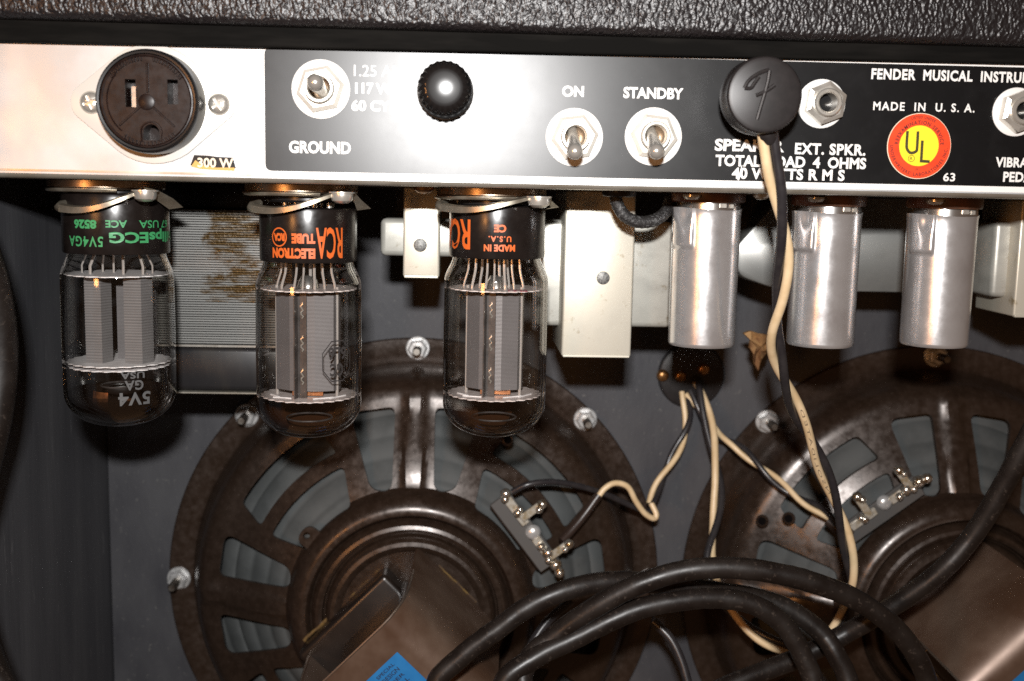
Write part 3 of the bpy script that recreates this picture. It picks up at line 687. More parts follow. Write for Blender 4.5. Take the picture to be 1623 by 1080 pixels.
# ------------------------------------------------------------------ speakers
RO = 126.0
def make_speaker():
    sp = thing('loudspeaker', 'x', 'loudspeaker', (0, 0, 0), 'speakers bolted to the baffle')
    prof = [(RO, 0), (RO, 1.6), (RO-.6, 2.2), (115, 2.2), (113.6, 1.6), (112.6, 3.0), (111.4, 8), (110, 13.5), (108.2, 18), (105.8, 21.4), (102.8, 23.6), (99.5, 24.7), (96, 25.6), (92, 27.2), (86, 30.2), (80, 33.4), (74, 36.4), (68, 39.2), (62, 41.6), (60, 42.4), (59, 44), (58.2, 46.4), (57, 49), (55.4, 51.2), (53.4, 52.8), (51.2, 53.6), (49.4, 53.4), (48.2, 52), (47.6, 49.4), (47.1, 49), (46.6, 50.4), (45.8, 52.4), (44.6, 53.8), (43, 54.4), (41.6, 53.8), (40.9, 51.6), (40.4, 51.4), (39.9, 53.2), (39, 55.4), (37.6, 56.8), (35.8, 57.2), (34, 56.4), (32.6, 55.2), (20, 54.6), (0.01, 54.4)]
    SEG = 240; TH = 1.8
    def emboss(x, z, r):
        e = 0.0
        if 55 < r < 108:
            f = min(1, (r-55)/8, (108-r)/6)
            for k in range(4):
                a = math.pi/2*k; u = x*math.cos(a)+z*math.sin(a); l = -x*math.sin(a)+z*math.cos(a)
                if u > 0:
                    e += 2.0*f/(1+math.exp((abs(l)-4.6)*3.2))
        return e
    vs = []; fs = []; n = len(prof)
    for side in (0, 1):
        for i, (r, h) in enumerate(prof):
            for k in range(SEG):
                a = 2*math.pi*k/SEG; x, z = r*math.cos(a), r*math.sin(a)
                if side == 0: vs.append((x, -(h+.05+emboss(x, z, r)), z))
                else:
                    rr = min(r, RO); hh = max(h-TH, 0) if r < 113 else 0
                    vs.append((x, -(hh+.0+emboss(x, z, r)), z))
    o2 = n*SEG
    for i in range(n-1):
        for k in range(SEG):
            k2 = (k+1) % SEG
            fs.append((i*SEG+k, i*SEG+k2, (i+1)*SEG+k2, (i+1)*SEG+k)); fs.append((o2+i*SEG+k, o2+(i+1)*SEG+k, o2+(i+1)*SEG+k2, o2+i*SEG+k2))
    fs = fs[2*SEG:] if False else fs
    # rim and centre
    for k in range(SEG):
        k2 = (k+1) % SEG; fs.append((k, o2+k, o2+k2, k2))
    fs.append(tuple((n-1)*SEG+k for k in range(SEG))); fs.append(tuple(o2+(n-1)*SEG+k for k in range(SEG-1, -1, -1)))
    bk = B(); bk.v, bk.f = vs, fs
    cut = B()
    def polar(r, a): return (r*math.cos(a), r*math.sin(a))
    for q in range(4):
        a0 = math.pi/2*q
        def rot(p): return (p[0]*math.cos(a0)-p[1]*math.sin(a0), p[0]*math.sin(a0)+p[1]*math.cos(a0))
        for sg in (-1, 1):
            pl_ = [(57.8, sg*9.8), (95.5, sg*9.6), (92.3, sg*31.5), (57.8, sg*20)]
            if sg < 0: pl_ = pl_[::-1]
            cut.add(prism([rot(p) for p in round_poly(pl_, [5, 4, 6, 5] if sg > 0 else [5, 6, 4, 5], 6)], -70, 10))
        d0 = math.pi/4
        o_ = [polar(82.5, d0-rad(18.5)+rad(37)*k/10) for k in range(11)]+[polar(96, d0+rad(16)-rad(32)*k/10) for k in range(11)]
        cut.add(prism([rot(p) for p in round_poly(o_, [4]+[0.01]*9+[4]+[6]+[0.01]*9+[6], 3)], -70, 10))
        i_ = [polar(58.5, d0-rad(15)+rad(30)*k/8) for k in range(9)]+[polar(76, d0+rad(19)-rad(38)*k/8) for k in range(9)]
        cut.add(prism([rot(p) for p in round_poly(i_, [4]+[0.01]*7+[4]+[5]+[0.01]*7+[5], 3)], -70, 10))
    bask = part('basket', boolean(bk, cut), 'basket', sp, 28)
    # ear with a hole in one window, small pressed studs
    def on(angle, r, h): a = rad(angle); return Vector((r*math.cos(a), -h, r*math.sin(a)))
    e = on(143, 62, 46)
    ear = boolean(B().add(prism(round_poly([(-5, -8), (5, -8), (5, 3), (-5, 3)], [.5, .5, 5, 5]), -.8, .8)), B().add(lathe([(0, -5), (1.6, -5), (1.6, 5), (0, 5)], 20), RX))
    b_ = B().add((ear.v, ear.f), T(*e) @ Matrix.Rotation(rad(-53), 4, 'Y')); part('lug_ear', b_, 'basket', sp)
    # cone behind the windows
    cp = []
    for i in range(90):
        t = i/89; r = 111-85*t; h = min(.5+(110-r)*.72, 36)+1.7*abs(math.sin(r*math.pi/9.0))**.6
        cp.append((r, h))
    part('paper_cone', B().add(lathe(cp, 120), RX), 'cone', sp, 60)
    p = P(508, 827, YB-24); q = Vector((p.x+23.4, -26.5, p.z-CZ))
    part('pale_strip', B().add(box(-8, 8, -.5, .5, -2.6, 2.6, .2, 1), T(*q) @ Matrix.Rotation(rad(-40), 4, 'Y')), 'micawhite', sp, label='pale strip seen through a basket window')  # small pale strip across one window, just above the cone
    for px, h_ in (((1208, 826), 31), ((1250, 822), 37)):
        p = P(*px, YB-h_); lx, lz = p.x-241.5, p.z-CZ; c_ = Vector((lz, -h_, -lx)); rr_ = math.hypot(c_.x, c_.z); nv = Vector((c_.x/rr_*.44, -.9, c_.z/rr_*.44))
        mm = Matrix.Translation(c_+nv*.9) @ nv.to_track_quat('Z', 'Y').to_matrix().to_4x4()
        hb = part('punched_hole_shade', B().add(lathe([(0, .1), (2.0, .1), (2.1, -.6)], 24), mm), 'dark', sp)  # flat black disc painted as the shade inside a hole
        part('hole_rim', B().add(lathe([(2.0, .1), (2.15, .2), (2.7, -.2), (3.2, -.9)], 24), mm), 'basket', hb)
    # yoke: strap bent over the magnet
    d1 = Vector((math.cos(rad(-45)), 0, math.sin(rad(-45)))); d2 = Vector((math.cos(rad(-135)), 0, math.sin(rad(-135))))
    c0 = Vector((3.2, 0, 35.0))
    L = 70.0; Wd = 54.0; HT = 122.0
    half = [(0, 54.0), (.3, 70), (.8, 86), (1.6, 99), (2.4, 106), (3.6, 111.4), (5.6, 115.6), (8.4, 118.4), (12, 121.2), (16, HT)]
    prof2 = half+[(L-s, h) for s, h in half[::-1]]
    n2 = []
    for i, (s, h) in enumerate(prof2):
        a, b2 = Vector(prof2[max(i-1, 0)]), Vector(prof2[min(i+1, len(prof2)-1)]); t = (b2-a).normalized(); n2.append((s+t.y*1.7*1, h-t.x*1.7))
    vs = []; fs = []; n = len(prof2)
    for w_ in (0, Wd):
        for s, h in prof2: vs.append(tuple(c0+d1*w_+d2*s+Vector((0, -h, 0))))
        for s, h in n2: vs.append(tuple(c0+d1*w_+d2*s+Vector((0, -h, 0))))
    for i in range(n-1):
        fs += [(i, i+1, 2*n+i+1, 2*n+i), (n+i, 3*n+i, 3*n+i+1, n+i+1), (i, n+i, n+i+1, i+1), (2*n+i, 2*n+i+1, 3*n+i+1, 3*n+i)]
    fs += [(0, 2*n, 3*n, n), (n-1, 2*n-1, 4*n-1, 3*n-1)]
    yb = B(); yb.v, yb.f = vs, fs
    yoke = part('magnet_yoke', yb, 'bracket', sp, 30, label='bent steel strap over the speaker magnet')
    # bright worn edge of the strap
    ed = [c0-d1*.15+d2*s+Vector((0, -h, 0)) for s, h in prof2[2:]]
    part('worn_edge', B().add(tube(ed, .55, 6)), 'brightedge', yoke)
    part('weld_bead', B().add(tube([c0+Vector((0, -54.4, 0))+d1*k*2.5-d2*.6+Vector((random.uniform(-.2, .2), 0, random.uniform(-.2, .2))) for k in range(20)], [.7+.25*random.random() for k in range(20)], 7)), MT['bead'], yoke)
    # magnet slug inside and pole plate
    mc = c0+d1*Wd/2+d2*L/2
    mg = B().add(box(-20, 21, -114, -54, -20, 20, 2.2, 3), T(mc.x, 0, mc.z) @ Matrix.Rotation(rad(45), 4, 'Y'))
    mg = part('magnet', mg, 'magnet', sp)
    part('pole_plate', B().add(box(-31, 22, -67, -53, -38, 18, 2.2, 4), T(mc.x, 0, mc.z) @ Matrix.Rotation(rad(45), 4, 'Y')), 'magnet', mg)
    mrot = T(mc.x, 0, mc.z) @ Matrix.Rotation(rad(45), 4, 'Y')
    part('weld_bead', B().add(tube([mrot @ Vector((-31.8+random.uniform(-.3, .3), -54.3, 22-2.2*k)) for k in range(27)], [.7+.3*random.random() for k in range(27)], 7)), MT['bead'], yoke)
    # blue label on the strap
    def onp(a, s): return c0+d1*a+d2*s+Vector((0, -HT-.06, 0))
    lp = [onp(12, 19.5), onp(38, 19.5), onp(38, 50), onp(12, 50)]
    lb = B(); lb.v = [tuple(p+Vector((0, -.12, 0))) for p in lp]+[tuple(p) for p in lp]; lb.f = [(0, 1, 2, 3), (7, 6, 5, 4)]+[(i, (i+1) % 4, (i+1) % 4+4, i+4) for i in range(4)]
    lab = part('blue_label', lb, 'blue', sp, label='blue printed paper label on the magnet strap')
    tx = B()
    for s, a_, ln, hh in (('SPECIAL', 12.0, 9.5, 1.5), ('DESIGN', 14.8, 9, 1.9), ('FENDER', 17.8, 14, 1.5), ('MUSICAL', 20.6, 14, 1.7), ('INSTRUMENTS', 25.0, 16, 1.5), ('CO.', 29.5, 8, 1.5)):
        g, f_, _ = glyphs(s, .01, 1.0)
        s0 = 24.0
        tx.add(([tuple(onp(2.5+a_+hh*(.5-w_), s0+ln*(1-u))+Vector((0, -.2, 0))) for u, w_ in g], f_))
    part('label_print', tx, 'ink', lab, smooth=0)
    # terminal board
    ta = Vector((math.cos(rad(37)), 0, math.sin(rad(37)))); tt = Vector((ta.z, 0, -ta.x))
    tc_ = ta*69
    m4 = Matrix(((tt.x, 0, ta.x, tc_.x), (0, 1, 0, 0), (tt.z, 0, ta.z, tc_.z), (0, 0, 0, 1)))
    tb = part('terminal_board', B().add(box(-21, 20, -50.5, -48.6, -7.5, 3.5, .4, 1), m4), 'fibre', sp)
    part('board_seat', B().add(box(-20, 19, -48.4, -46.8, -8.5, 1.5, .5, 1), m4), 'basket', sp)
    def lugp(x, z, h): return m4 @ Vector((x, -h, z))
    strip = B().add(box(-22, -4, -53.2, -51.6, -1, 3.2, .4, 1), m4).add(box(4, 23, -53.2, -51.6, -1.5, 2.8, .4, 1), m4)
    part('lug_strip', strip, 'tinned', tb)
    for x, z in ((-8, 10), (15, 9)):
        part('solder_lug', B().add(box(x-1.8, x+1.8, -55, -53.4, z-9, z+3, .3, 1), m4), 'tinned', tb)
    part('rivet', B().add(lathe([(0, 2.6), (2.2, 2.3), (3.4, 1.2), (3.7, 0)], 24), m4 @ toward(1.5, -51, 1.2)), 'zinc', tb)
    sd = B(); BL = 1.3
    for x, z, r, h in ((-22, 2.2, 2.0, 53.6), (-20, 0.4, 1.5, 54), (-11, 1.2, 1.8, 53.4), (-12, 3, 1.4, 54), (-8, 13, 1.9, 54.6), (-6.8, 10.4, 1.5, 55.2), (8.5, .6, 1.6, 54), (13, 1.4, 2.2, 53.6), (16, -.4, 1.5, 54), (20, 1, 2.4, 53.4), (24, .2, 2.0, 54), (15, 12, 1.9, 55), (16, 9, 1.3, 55.3)):
        r *= BL; bl_ = lathe([(0, r)]+[(r*math.sin(rad(a)), r*math.cos(rad(a))) for a in (30, 60, 90, 120, 150)]+[(0, -r)], 12)
        sd.add(bl_, m4 @ toward(x, -h, z))
    part('solder_joints', sd, 'solder', tb, 60)
    # bolts round the rim
    for k in range(8):
        a = rad(45*k); c = Vector((121*math.cos(a), 0, 121*math.sin(a)))
        bo = part('mounting_bolt', B().add(tube([c+Vector((0, -2, 0)), c+Vector((0, -16.2, 0)), c+Vector((0, -17, 0))], [2.1, 2.1, 1.6], 14)), 'stud', sp)
        part('hex_nut', B().add(lathe([(2.1, 4.6), (3.9, 4.6), (4.9, 3.9), (5.0, 3), (5.0, 0)], 6), toward(c.x, -2.9, c.z, Matrix.Rotation(k*1.1, 4, 'Z'))), 'zinc', bo, 20)
        part('washer', B().add(lathe([(2, 0), (2, .9), (5.6, .9), (6.0, .5), (6, 0)], 28), toward(c.x, -2.15, c.z)), 'zinc', bo)
    return sp
CZ = -198.6
spk1 = make_speaker(); spk1.location = Vector((-23.4, YB-.1, CZ))*S
spk1['label'] = 'left round loudspeaker with brown-black basket seen below the glass tubes'
bpy.context.view_layer.update()
spk2 = copy_tree(spk1); spk2.location = Vector((241.5, YB-.1, CZ))*S; spk2.rotation_euler = (0, -rad(90), 0)
spk2['label'] = 'right round loudspeaker cut by the photo edge, below the metal shields'
#PARTS_B
# ------------------------------------------------------------------ transformers hung under the chassis
def zed(px, py, Y): return P(px, py, Y).z
YT = 82.0
tl, tr_ = P(232, 340, YT).x, P(462, 340, YT).x
z_top, z_lam, z_bell = 1.8, zed(340, 547, YT), zed(340, 621, YT)
pt = thing('power_transformer', 'large laminated power transformer with brown varnish stains between the left two tubes', 'transformer', ((tl+tr_)/2, YT+30, z_top))
lm = B(); zz = zed(340, 333, YT); k = 0
while zz-1.0 > z_lam:
    dy = random.uniform(-.09, .09)
    lm.add(box(tl+random.uniform(-.1, .1), tr_+random.uniform(-.1, .1), YT+dy, YT+70, zz-.66, zz)); zz -= 1.03
part('laminations', lm, 'lam', pt, smooth=0, kind='stuff')
part('lamination_gap_shade', B().add(box(tl+.8, tr_-.8, YT+.9, YT+69.5, z_lam+.2, zed(340, 333, YT)-.1)), 'dark', pt)  # black filler block, paints the gaps between the sheets as shade
part('top_bell', B().add(box(tl+3, tr_-3, YT+3, YT+66, zed(340, 333, YT)+.02, z_top, 1, 2)), 'bell', pt)
part('edge_sheet', B().add(box(tl-.5, tr_+.5, YT-.6, YT+70.5, z_lam-.9, z_lam+.1, .15, 1)), 'chrome', pt)
part('end_bell', B().add(box(tl+1, tr_-1, YT+.2, YT+66, z_bell, z_lam-.95, 2.4, 3)), 'bell', pt, label='dark painted end bell under the laminations')
part('bell_rim', B().add(box(tl+.2, tr_-.2, YT-.8, YT+67, z_bell-.9, z_bell-.05, .3, 1)), 'lip', pt)
def strapped(name, label, x0, x1, ytop, ybot, Yf, bx0, bx1, by0, by1, Yb, dot, deep=34):
    a, b_ = P(x0, (ytop+ybot)/2, Yf), P(x1, (ytop+ybot)/2, Yf); zb = zed((x0+x1)/2, ybot, Yf)
    t = thing(name, label, 'transformer', ((a.x+b_.x)/2, Yf+deep/2, ZB-.1))
    part('strap', B().add(box(a.x, b_.x, Yf, Yf+deep, zb, ZB-.05, .9, 3)), 'trans', t)
    part('strap_fold', B().add(box(a.x+.5, b_.x-.5, Yf-.35, Yf+2, zb-.25, zb+1.0, .25, 1)), 'trans', t)
    c, d = P(bx0, by0, Yb), P(bx1, by1, Yb)
    part('core_cover', B().add(box(c.x, d.x, Yb, Yf+deep-4, d.z, c.z, 2.2, 3)), 'tside', t)
    p = P(*dot, Yf); r = 10.5*(375+Yf)/FPX
    part('punched_dot', B().add(lathe([(0, .12), (r*.93, .12), (r, .02)], 28), toward(p.x, Yf, p.z)), 'dot', t)
    return t
strapped('choke_transformer', 'small pale strapped transformer between the middle and right tubes', 639, 697, 312, 440, 60, 603, 737, 346, 408, 68, (666, 389))
strapped('output_transformer', 'tall pale strapped transformer box beside the right glass tube', 893, 1004, 315, 566, 55, 852, 1064, 348, 520, 72, (956, 441), 46)
strapped('reverb_transformer', 'pale strapped transformer cut by the right edge of the photo', 1613, 1690, 320, 503, 58, 1579, 1725, 351, 474, 66, (1650, 430))
# long cover behind the shields
YC = 96.0
poly = [P(x, y, YC) for x, y in ((1166, 392), (1238, 328), (1238, 328), (1236, 461), (1236, 461), (1166, 436))]
poly[2].x = poly[3].x = 290.0; poly[1].z = poly[2].z = ZB-.2
cov = thing('metal_cover', 'long grey metal cover running behind the row of tube shields', 'cover', (poly[2].x, YC, poly[2].z))
part('cover_body', B().add(prism(round_poly([(p.x, p.z) for p in poly], [2, 2, 1, 1, 8, 6]), YC, YC+38, 1.2)), 'tcore', cov)
part('end_seam', B().add(tube([(p.x, YC-.1, p.z) for p in (P(1239, 345, YC), P(1239, 400, YC), P(1239, 452, YC))], .35, 6)), 'tcore', cov)
# grommet with a cloth-covered wire loop
gp = P(975, 309, 30)
gr = thing('wire_grommet', 'black rubber grommet with a cloth wire loop under the chassis edge', 'grommet', (gp.x, 30, ZB))
part('grommet_rim', B().add(lathe([(3, -2.2), (5.8, -2.0), (6.4, -1.2), (6.4, 0), (3, 0)], 32), T(gp.x+1.5, 30, ZB-.05)), 'satinblack', gr)
lw_ = cat([P(975, 300, 30), P(978, 322, 30), P(990, 342, 30), P(1012, 352, 31), P(1038, 349, 33), P(1056, 335, 38), P(1062, 318, 44)], 10)
part('wire_loop', B().add(tube(lw_, [2.35+.12*math.sin(i*2.2) for i in range(len(lw_))], 12)), mat('black_cloth_wire', (.018,.017,.017), 0, .5, .5, (.09,.09,.09), 900, .55, .62, bump=(1600,.8,.4)), gr)

# ------------------------------------------------------------------ tubes
YV = 38.0
def socket(cx, label, left_px, rivet_px, right_px, zshift=0.0):
    t = thing('tube_socket', label, 'tube socket', (cx, YV, ZB), 'sockets with spring clamps under the chassis')
    part('saddle_plate', B().add(lathe([(13, -3.6), (19.5, -3.4), (20.6, -2.6), (20.6, -.2), (19, 0)], 48), T(cx-2.5, YV, ZB)), 'saddle', t)
    part('saddle_rim', B().add(lathe([(19.0, -4.5), (20.8, -4.2), (21.3, -3.5), (21.3, -3.1), (19.0, -3.3)], 48, rad(180), rad(296)), T(cx-2.5, YV, ZB)), 'ring', t)
    part('socket_wafer', B().add(lathe([(0, -6.6), (14.6, -6.6), (15.4, -5.8), (15.4, -1)], 40), T(cx, YV, ZB)), 'blackplastic', t)
    # spring clamp: curved strip sweeping round the front of the base
    pts_ = []
    n = 26
    for k in range(n+1):
        u = k/n; px = left_px[0]+(rivet_px[0]-left_px[0])*u
        x = P(px, left_px[1], YV-16).x-cx
        a = math.asin(max(-1, min(1, x/25.0)))
        y = YV-24.0*math.cos(a)
        py = left_px[1]+(rivet_px[1]-left_px[1])*(0.08*u+.92*u*u)+10*math.sin(math.pi*u)*(1-u)
        q = P(px, py, y)
        wd = 2.5*(1-.62*u) if u > .06 else 2.5
        pts_.append((q, wd))
    vs = []; fs = []
    for q, wd in pts_:
        inn = Vector((cx-q.x, YV-q.y, 0)).normalized()
        for oy, oz in ((0, wd/2), (0, -wd/2), (1.6, -wd/2+.3), (1.6, wd/2+.5)): vs.append(tuple(q+inn*oy+Vector((0, 0, oz))))
    for k in range(n):
        for j in range(4): fs.append((k*4+j, k*4+(j+1) % 4, (k+1)*4+(j+1) % 4, (k+1)*4+j))
    fs += [(3, 2, 1, 0), tuple(n*4+j for j in range(4))]
    cb = B(); cb.v, cb.f = vs, fs
    # hooked left end
    e0 = pts_[0][0]
    cb.add(tube([e0+Vector((1.0, .5, -.4)), e0+Vector((-.3, 1.5, .2)), e0+Vector((-.6, 5, 1.0)), e0+Vector((1.6, 8.5, 2.0))], [1.25, 1.5, 1.6, 1.3], 8))
    cl = part('spring_clamp', cb, 'ring', t, 50)
    # right blade
    r0, r1 = P(rivet_px[0], rivet_px[1]-3, YV-21), P(*right_px, YV-6)
    bl_ = [r0+Vector((0, 0, .9)), P(rivet_px[0]+24, rivet_px[1]-1, YV-17), P(right_px[0]-16, right_px[1]-14, YV-10), r1, P(right_px[0]-22, right_px[1]+3, YV-8), P(rivet_px[0]+24, rivet_px[1]+16, YV-12)]
    bb = B(); bb.v = [tuple(p) for p in bl_]+[tuple(p+Vector((0, .7, 0))) for p in bl_]; bb.f = [tuple(range(6)), tuple(range(11, 5, -1))]+[(i, i+6, (i+1) % 6+6, (i+1) % 6) for i in range(6)]
    part('clamp_blade', bb, 'ring', cl)
    rv = P(rivet_px[0]+4, rivet_px[1]+3, YV-20)
    part('rivet', B().add(lathe([(0, -3.2), (2.2, -3.0), (3.6, -2.1), (4.0, -.8), (4.0, .3), (4.7, .5), (4.7, 1.0), (0, 1.2)], 24), T(rv.x, rv.y, rv.z)), 'chrome', t)
socket(-129.6, 'socket with curved spring clamp above the green-lettered tube', (92, 330), (226, 303), (290, 329))
socket(-58.6, 'socket with curved spring clamp above the middle glass tube', (398, 331), (538, 306), (588, 331))
socket(11.6, 'socket with curved spring clamp above the right glass tube', (698, 329), (850, 313), (886, 329))

def zv(py, cx_px): return P(cx_px, py, YV).z
def bulb(zn, ze, R, rn):
    """neck at zn (top), end at ze (tip)"""
    pr = [(rn, zn), (rn+.2, zn-.8)]
    for k in range(1, 9):
        t = k/8; pr.append((rn+.2+(R-rn-.2)*(.5-.5*math.cos(math.pi*t))**.8, zn-.8-9.0*t))
    zd = ze+R*.66
    pr.append((R+.15, (zn-9.8+zd)/2)); pr.append((R, zd))
    for k in range(1, 13):
        a = rad(90*k/12); e = 1.28
        pr.append((R*max(math.cos(a), 0)**(1/e) if k < 12 else 0, zd-R*.66*math.sin(a)**1.0))
    return pr
def pins(t, cx, z0, z1):
    for k in range(8):
        a = rad(22.5+45*k); part('pin', B().add(lathe([(1.15, z0), (1.15, z1)], 10), T(cx+8.7*math.cos(a), YV+8.7*math.sin(a), 0)), 'chrome', t)
def mica(t, cx, z, R, teeth, m, name='mica_spacer'):
    pr = []
    for k in range(teeth*4):
        a = 2*math.pi*k/(teeth*4); pr.append(((R if (k % 4) in (0, 1) else R-.9)*math.cos(a), (R if (k % 4) in (0, 1) else R-.9)*math.sin(a)))
    vs = [(cx+x, YV+y, z+.2) for x, y in pr]+[(cx+x, YV+y, z-.2) for x, y in pr]; n = len(pr)
    b = B(); b.v = vs; b.f = [tuple(range(n)), tuple(range(2*n-1, n-1, -1))]+[(i, i+n, (i+1) % n+n, (i+1) % n) for i in range(n)]
    return part(name, b, m, t, smooth=0)
def vprism(poly, cx, z0, z1):
    n = len(poly); vs = [(cx+x, YV+y, z0) for x, y in poly]+[(cx+x, YV+y, z1) for x, y in poly]
    return vs, [tuple(range(n)), tuple(range(2*n-1, n-1, -1))]+[(i, i+n, (i+1) % n+n, (i+1) % n) for i in range(n)]
def facing(cx_): return math.degrees(math.atan2(-cx_, YV+375))
def ribbed(poly, cx, z0, z1, pitch, d):
    n = len(poly); k = int((z1-z0)/pitch*2); vs = []; fs = []
    mx, my = sum(p[0] for p in poly)/n, sum(p[1] for p in poly)/n
    for i in range(k+1):
        o = d if i % 2 else 0
        for x, y in poly:
            v_ = Vector((x-mx, y-my)); v_ = v_*(1-o/max(v_.length, 1)); vs.append((cx+mx+v_.x, YV+my+v_.y, z0+(z1-z0)*i/k))
    for i in range(k):
        for j in range(n): fs.append((i*n+j, i*n+(j+1) % n, (i+1)*n+(j+1) % n, (i+1)*n+j))
    fs += [tuple(range(n)), tuple(k*n+j for j in range(n-1, -1, -1))]
    return vs, fs
def deg(px, cpx, rpx): return math.degrees(math.asin(max(-1, min(1, (px-cpx)/rpx))))

# rectifier with green print
cx, cp = -129.2, 187
t1 = thing('vacuum_tube', 'glass vacuum tube with green lettering on its base and a dark smoky tip', 'vacuum tube', (cx, YV, ZB-6), 'glass vacuum tubes hanging in a row')
zb0, zb1 = zv(306, cp), zv(400, cp); RB = 18.9
part('tube_base', B().add(lathe([(0, zb0), (RB-1.4, zb0), (RB-.3, zb0-.6), (RB, zb0-1.6), (RB, zb1+.5), (RB-.3, zb1), (15, zb1)], 72), T(cx, YV, 0)), 'basephen', t1)
tp = B()
def tcyl(s, x0, x1, y0, y1, cpx, rpx, cx_, R, a_hi=None, bold=.03, spacing=1.0):
    fo = facing(cx_)
    return text_cyl(s, cx_, YV, R, deg(x0, cpx, rpx)+fo, (a_hi if a_hi is not None else deg(x1, cpx, rpx))+fo, zv(y0, cpx)-.0, zv(y1, cpx), bold, spacing)
rp = 84.0
tp.add(tcyl('5V4GA', 118, 168, 372, 388, 188, rp, cx, RB+.12, None, .02, 1.15)).add(tcyl('8526', 126, 159, 347, 361, 188, rp, cx, RB+.12, None, .05))
tp.add(tcyl('ACE', 172, 204, 347, 358.5, 188, rp, cx, RB+.12, None, .03)).add(tcyl('67 USA', 222, 264, 347, 359, 188, rp, cx, RB+.12, 68, .01))
tp.add(tcyl('PhilipsECG', 177, 264, 360, 382, 188, rp, cx, RB+.12, 92, .035))
part('base_print', tp, 'green', t1, smooth=0)
RG = 20.1; ze = zv(676, cp)+1.0
bp1 = bulb(zb1+.6, ze, RG, 17.2)
gl = part('glass_bulb', B().add(lathe(bp1, 72), T(cx, YV, 0)), 'glass', t1, 60)
part('inner_wall', B().add(lathe([(max(r-.9, 0), z+(.9 if z < ze+13 else 0)) for r, z in bp1], 72), T(cx, YV, 0)), 'glassin', gl, 60)
zg0, zg1 = zv(574, cp)-(ZB-6), zv(640, cp)-(ZB-6)
dpr = [(max(r-1.1, 0), z+(1.1 if z < ze+13 else 0)) for r, z in bp1 if z < zv(545, cp)]
part('dark_deposit', B().add(lathe(dpr, 40, rad(170), rad(370)), T(cx, YV, 0)), getter_mat('smoky_deposit_front', zv(574, cp)-(ZB-6), zv(642, cp)-(ZB-6), (.006,.0035,.0025)), t1, 60)
part('dark_deposit', B().add(lathe(dpr, 40, rad(10), rad(170)), T(cx, YV, 0)), getter_mat('smoky_deposit_back', zv(570, cp)-(ZB-6), zv(592, cp)-(ZB-6), (.006,.0035,.0025)), t1, 60)
zm1, zm2 = zv(434, cp), zv(571, cp)
mica(t1, cx, zm1, 18.6, 20, 'micawhite'); mica(t1, cx, zm2, 18.8, 22, 'micawhite'); mica(t1, cx, zm2-1.6, 18.2, 24, 'micawhite')
for x0, x1 in ((134, 178), (196, 243)):
    xa, xb, xm = P(x0, 500, YV-9).x-cx, P(x1, 500, YV-4).x-cx, P(x0+(x1-x0)*.6, 500, YV-9.6).x-cx
    part('anode', B().add(ribbed([(xa, 4), (xa, -8.9), (xm, -9.6), (xb, -4), (xb-4.2, 6), (xm-3, 8), (xa-1, 6)], cx, zm2+.3, zm1-.8, 1.0, .26)), 'plate_ribbed', t1, 20)
    part('anode_flange', B().add(vprism([(xa-1.6, -2.2), (xa, -2.2), (xa, -1.6), (xa-1.6, -1.6)], cx, zm2+.3, zm1-.8)), 'plate_ribbed', t1, 20)
part('filament_support', B().add(vprism([(-1.6, 3), (1.6, 3), (1.6, 6), (-1.6, 6)], cx, zm2+.3, zm1-.3)), 'plate_grey', t1, 20)
for x, y, r in ((-8, -6, .55), (-7, 5, .4), (4.0, -6, .5), (10.5, -4, .5), (-2.0, 2, .4), (12, 3, .35), (-13, 0, .35)):
    part('lead_wire', B().add(tube([(cx+x*.8, YV+y*.6, zb1+1), (cx+x, YV+y, zm1+3), (cx+x, YV+y, zm1-.5)], r, 7)), 'wire', t1)
part('getter_plate', B().add(lathe([(8.5, ze+5), (9.6, ze+9), (9.2, ze+13.5)], 14, rad(205), rad(262)), T(cx-.5, YV, 0)).add(lathe([(8.0, ze+5), (9.0, ze+8), (8.6, ze+11)], 10, rad(285), rad(318)), T(cx, YV, 0)), 'copper', t1)
part('getter_wire', B().add(tube([(cx+7*math.cos(rad(a)), YV+7*math.sin(rad(a)), ze+15) for a in range(0, 361, 15)], .4, 6)), 'plate_fin', t1)
ep = B()
for s, x0, x1, y0, y1 in (('5V4', 181, 229, 608, 628), ('GA', 191, 219, 590, 605), ('USA', 185, 221, 577, 587.5)):
    ep.add(tcyl(s, x0, x1, y0, y1, 185, 88, cx, RG+.22, None, .03, 1.1))
part('glass_print', ep, 'etch', t1, smooth=0)

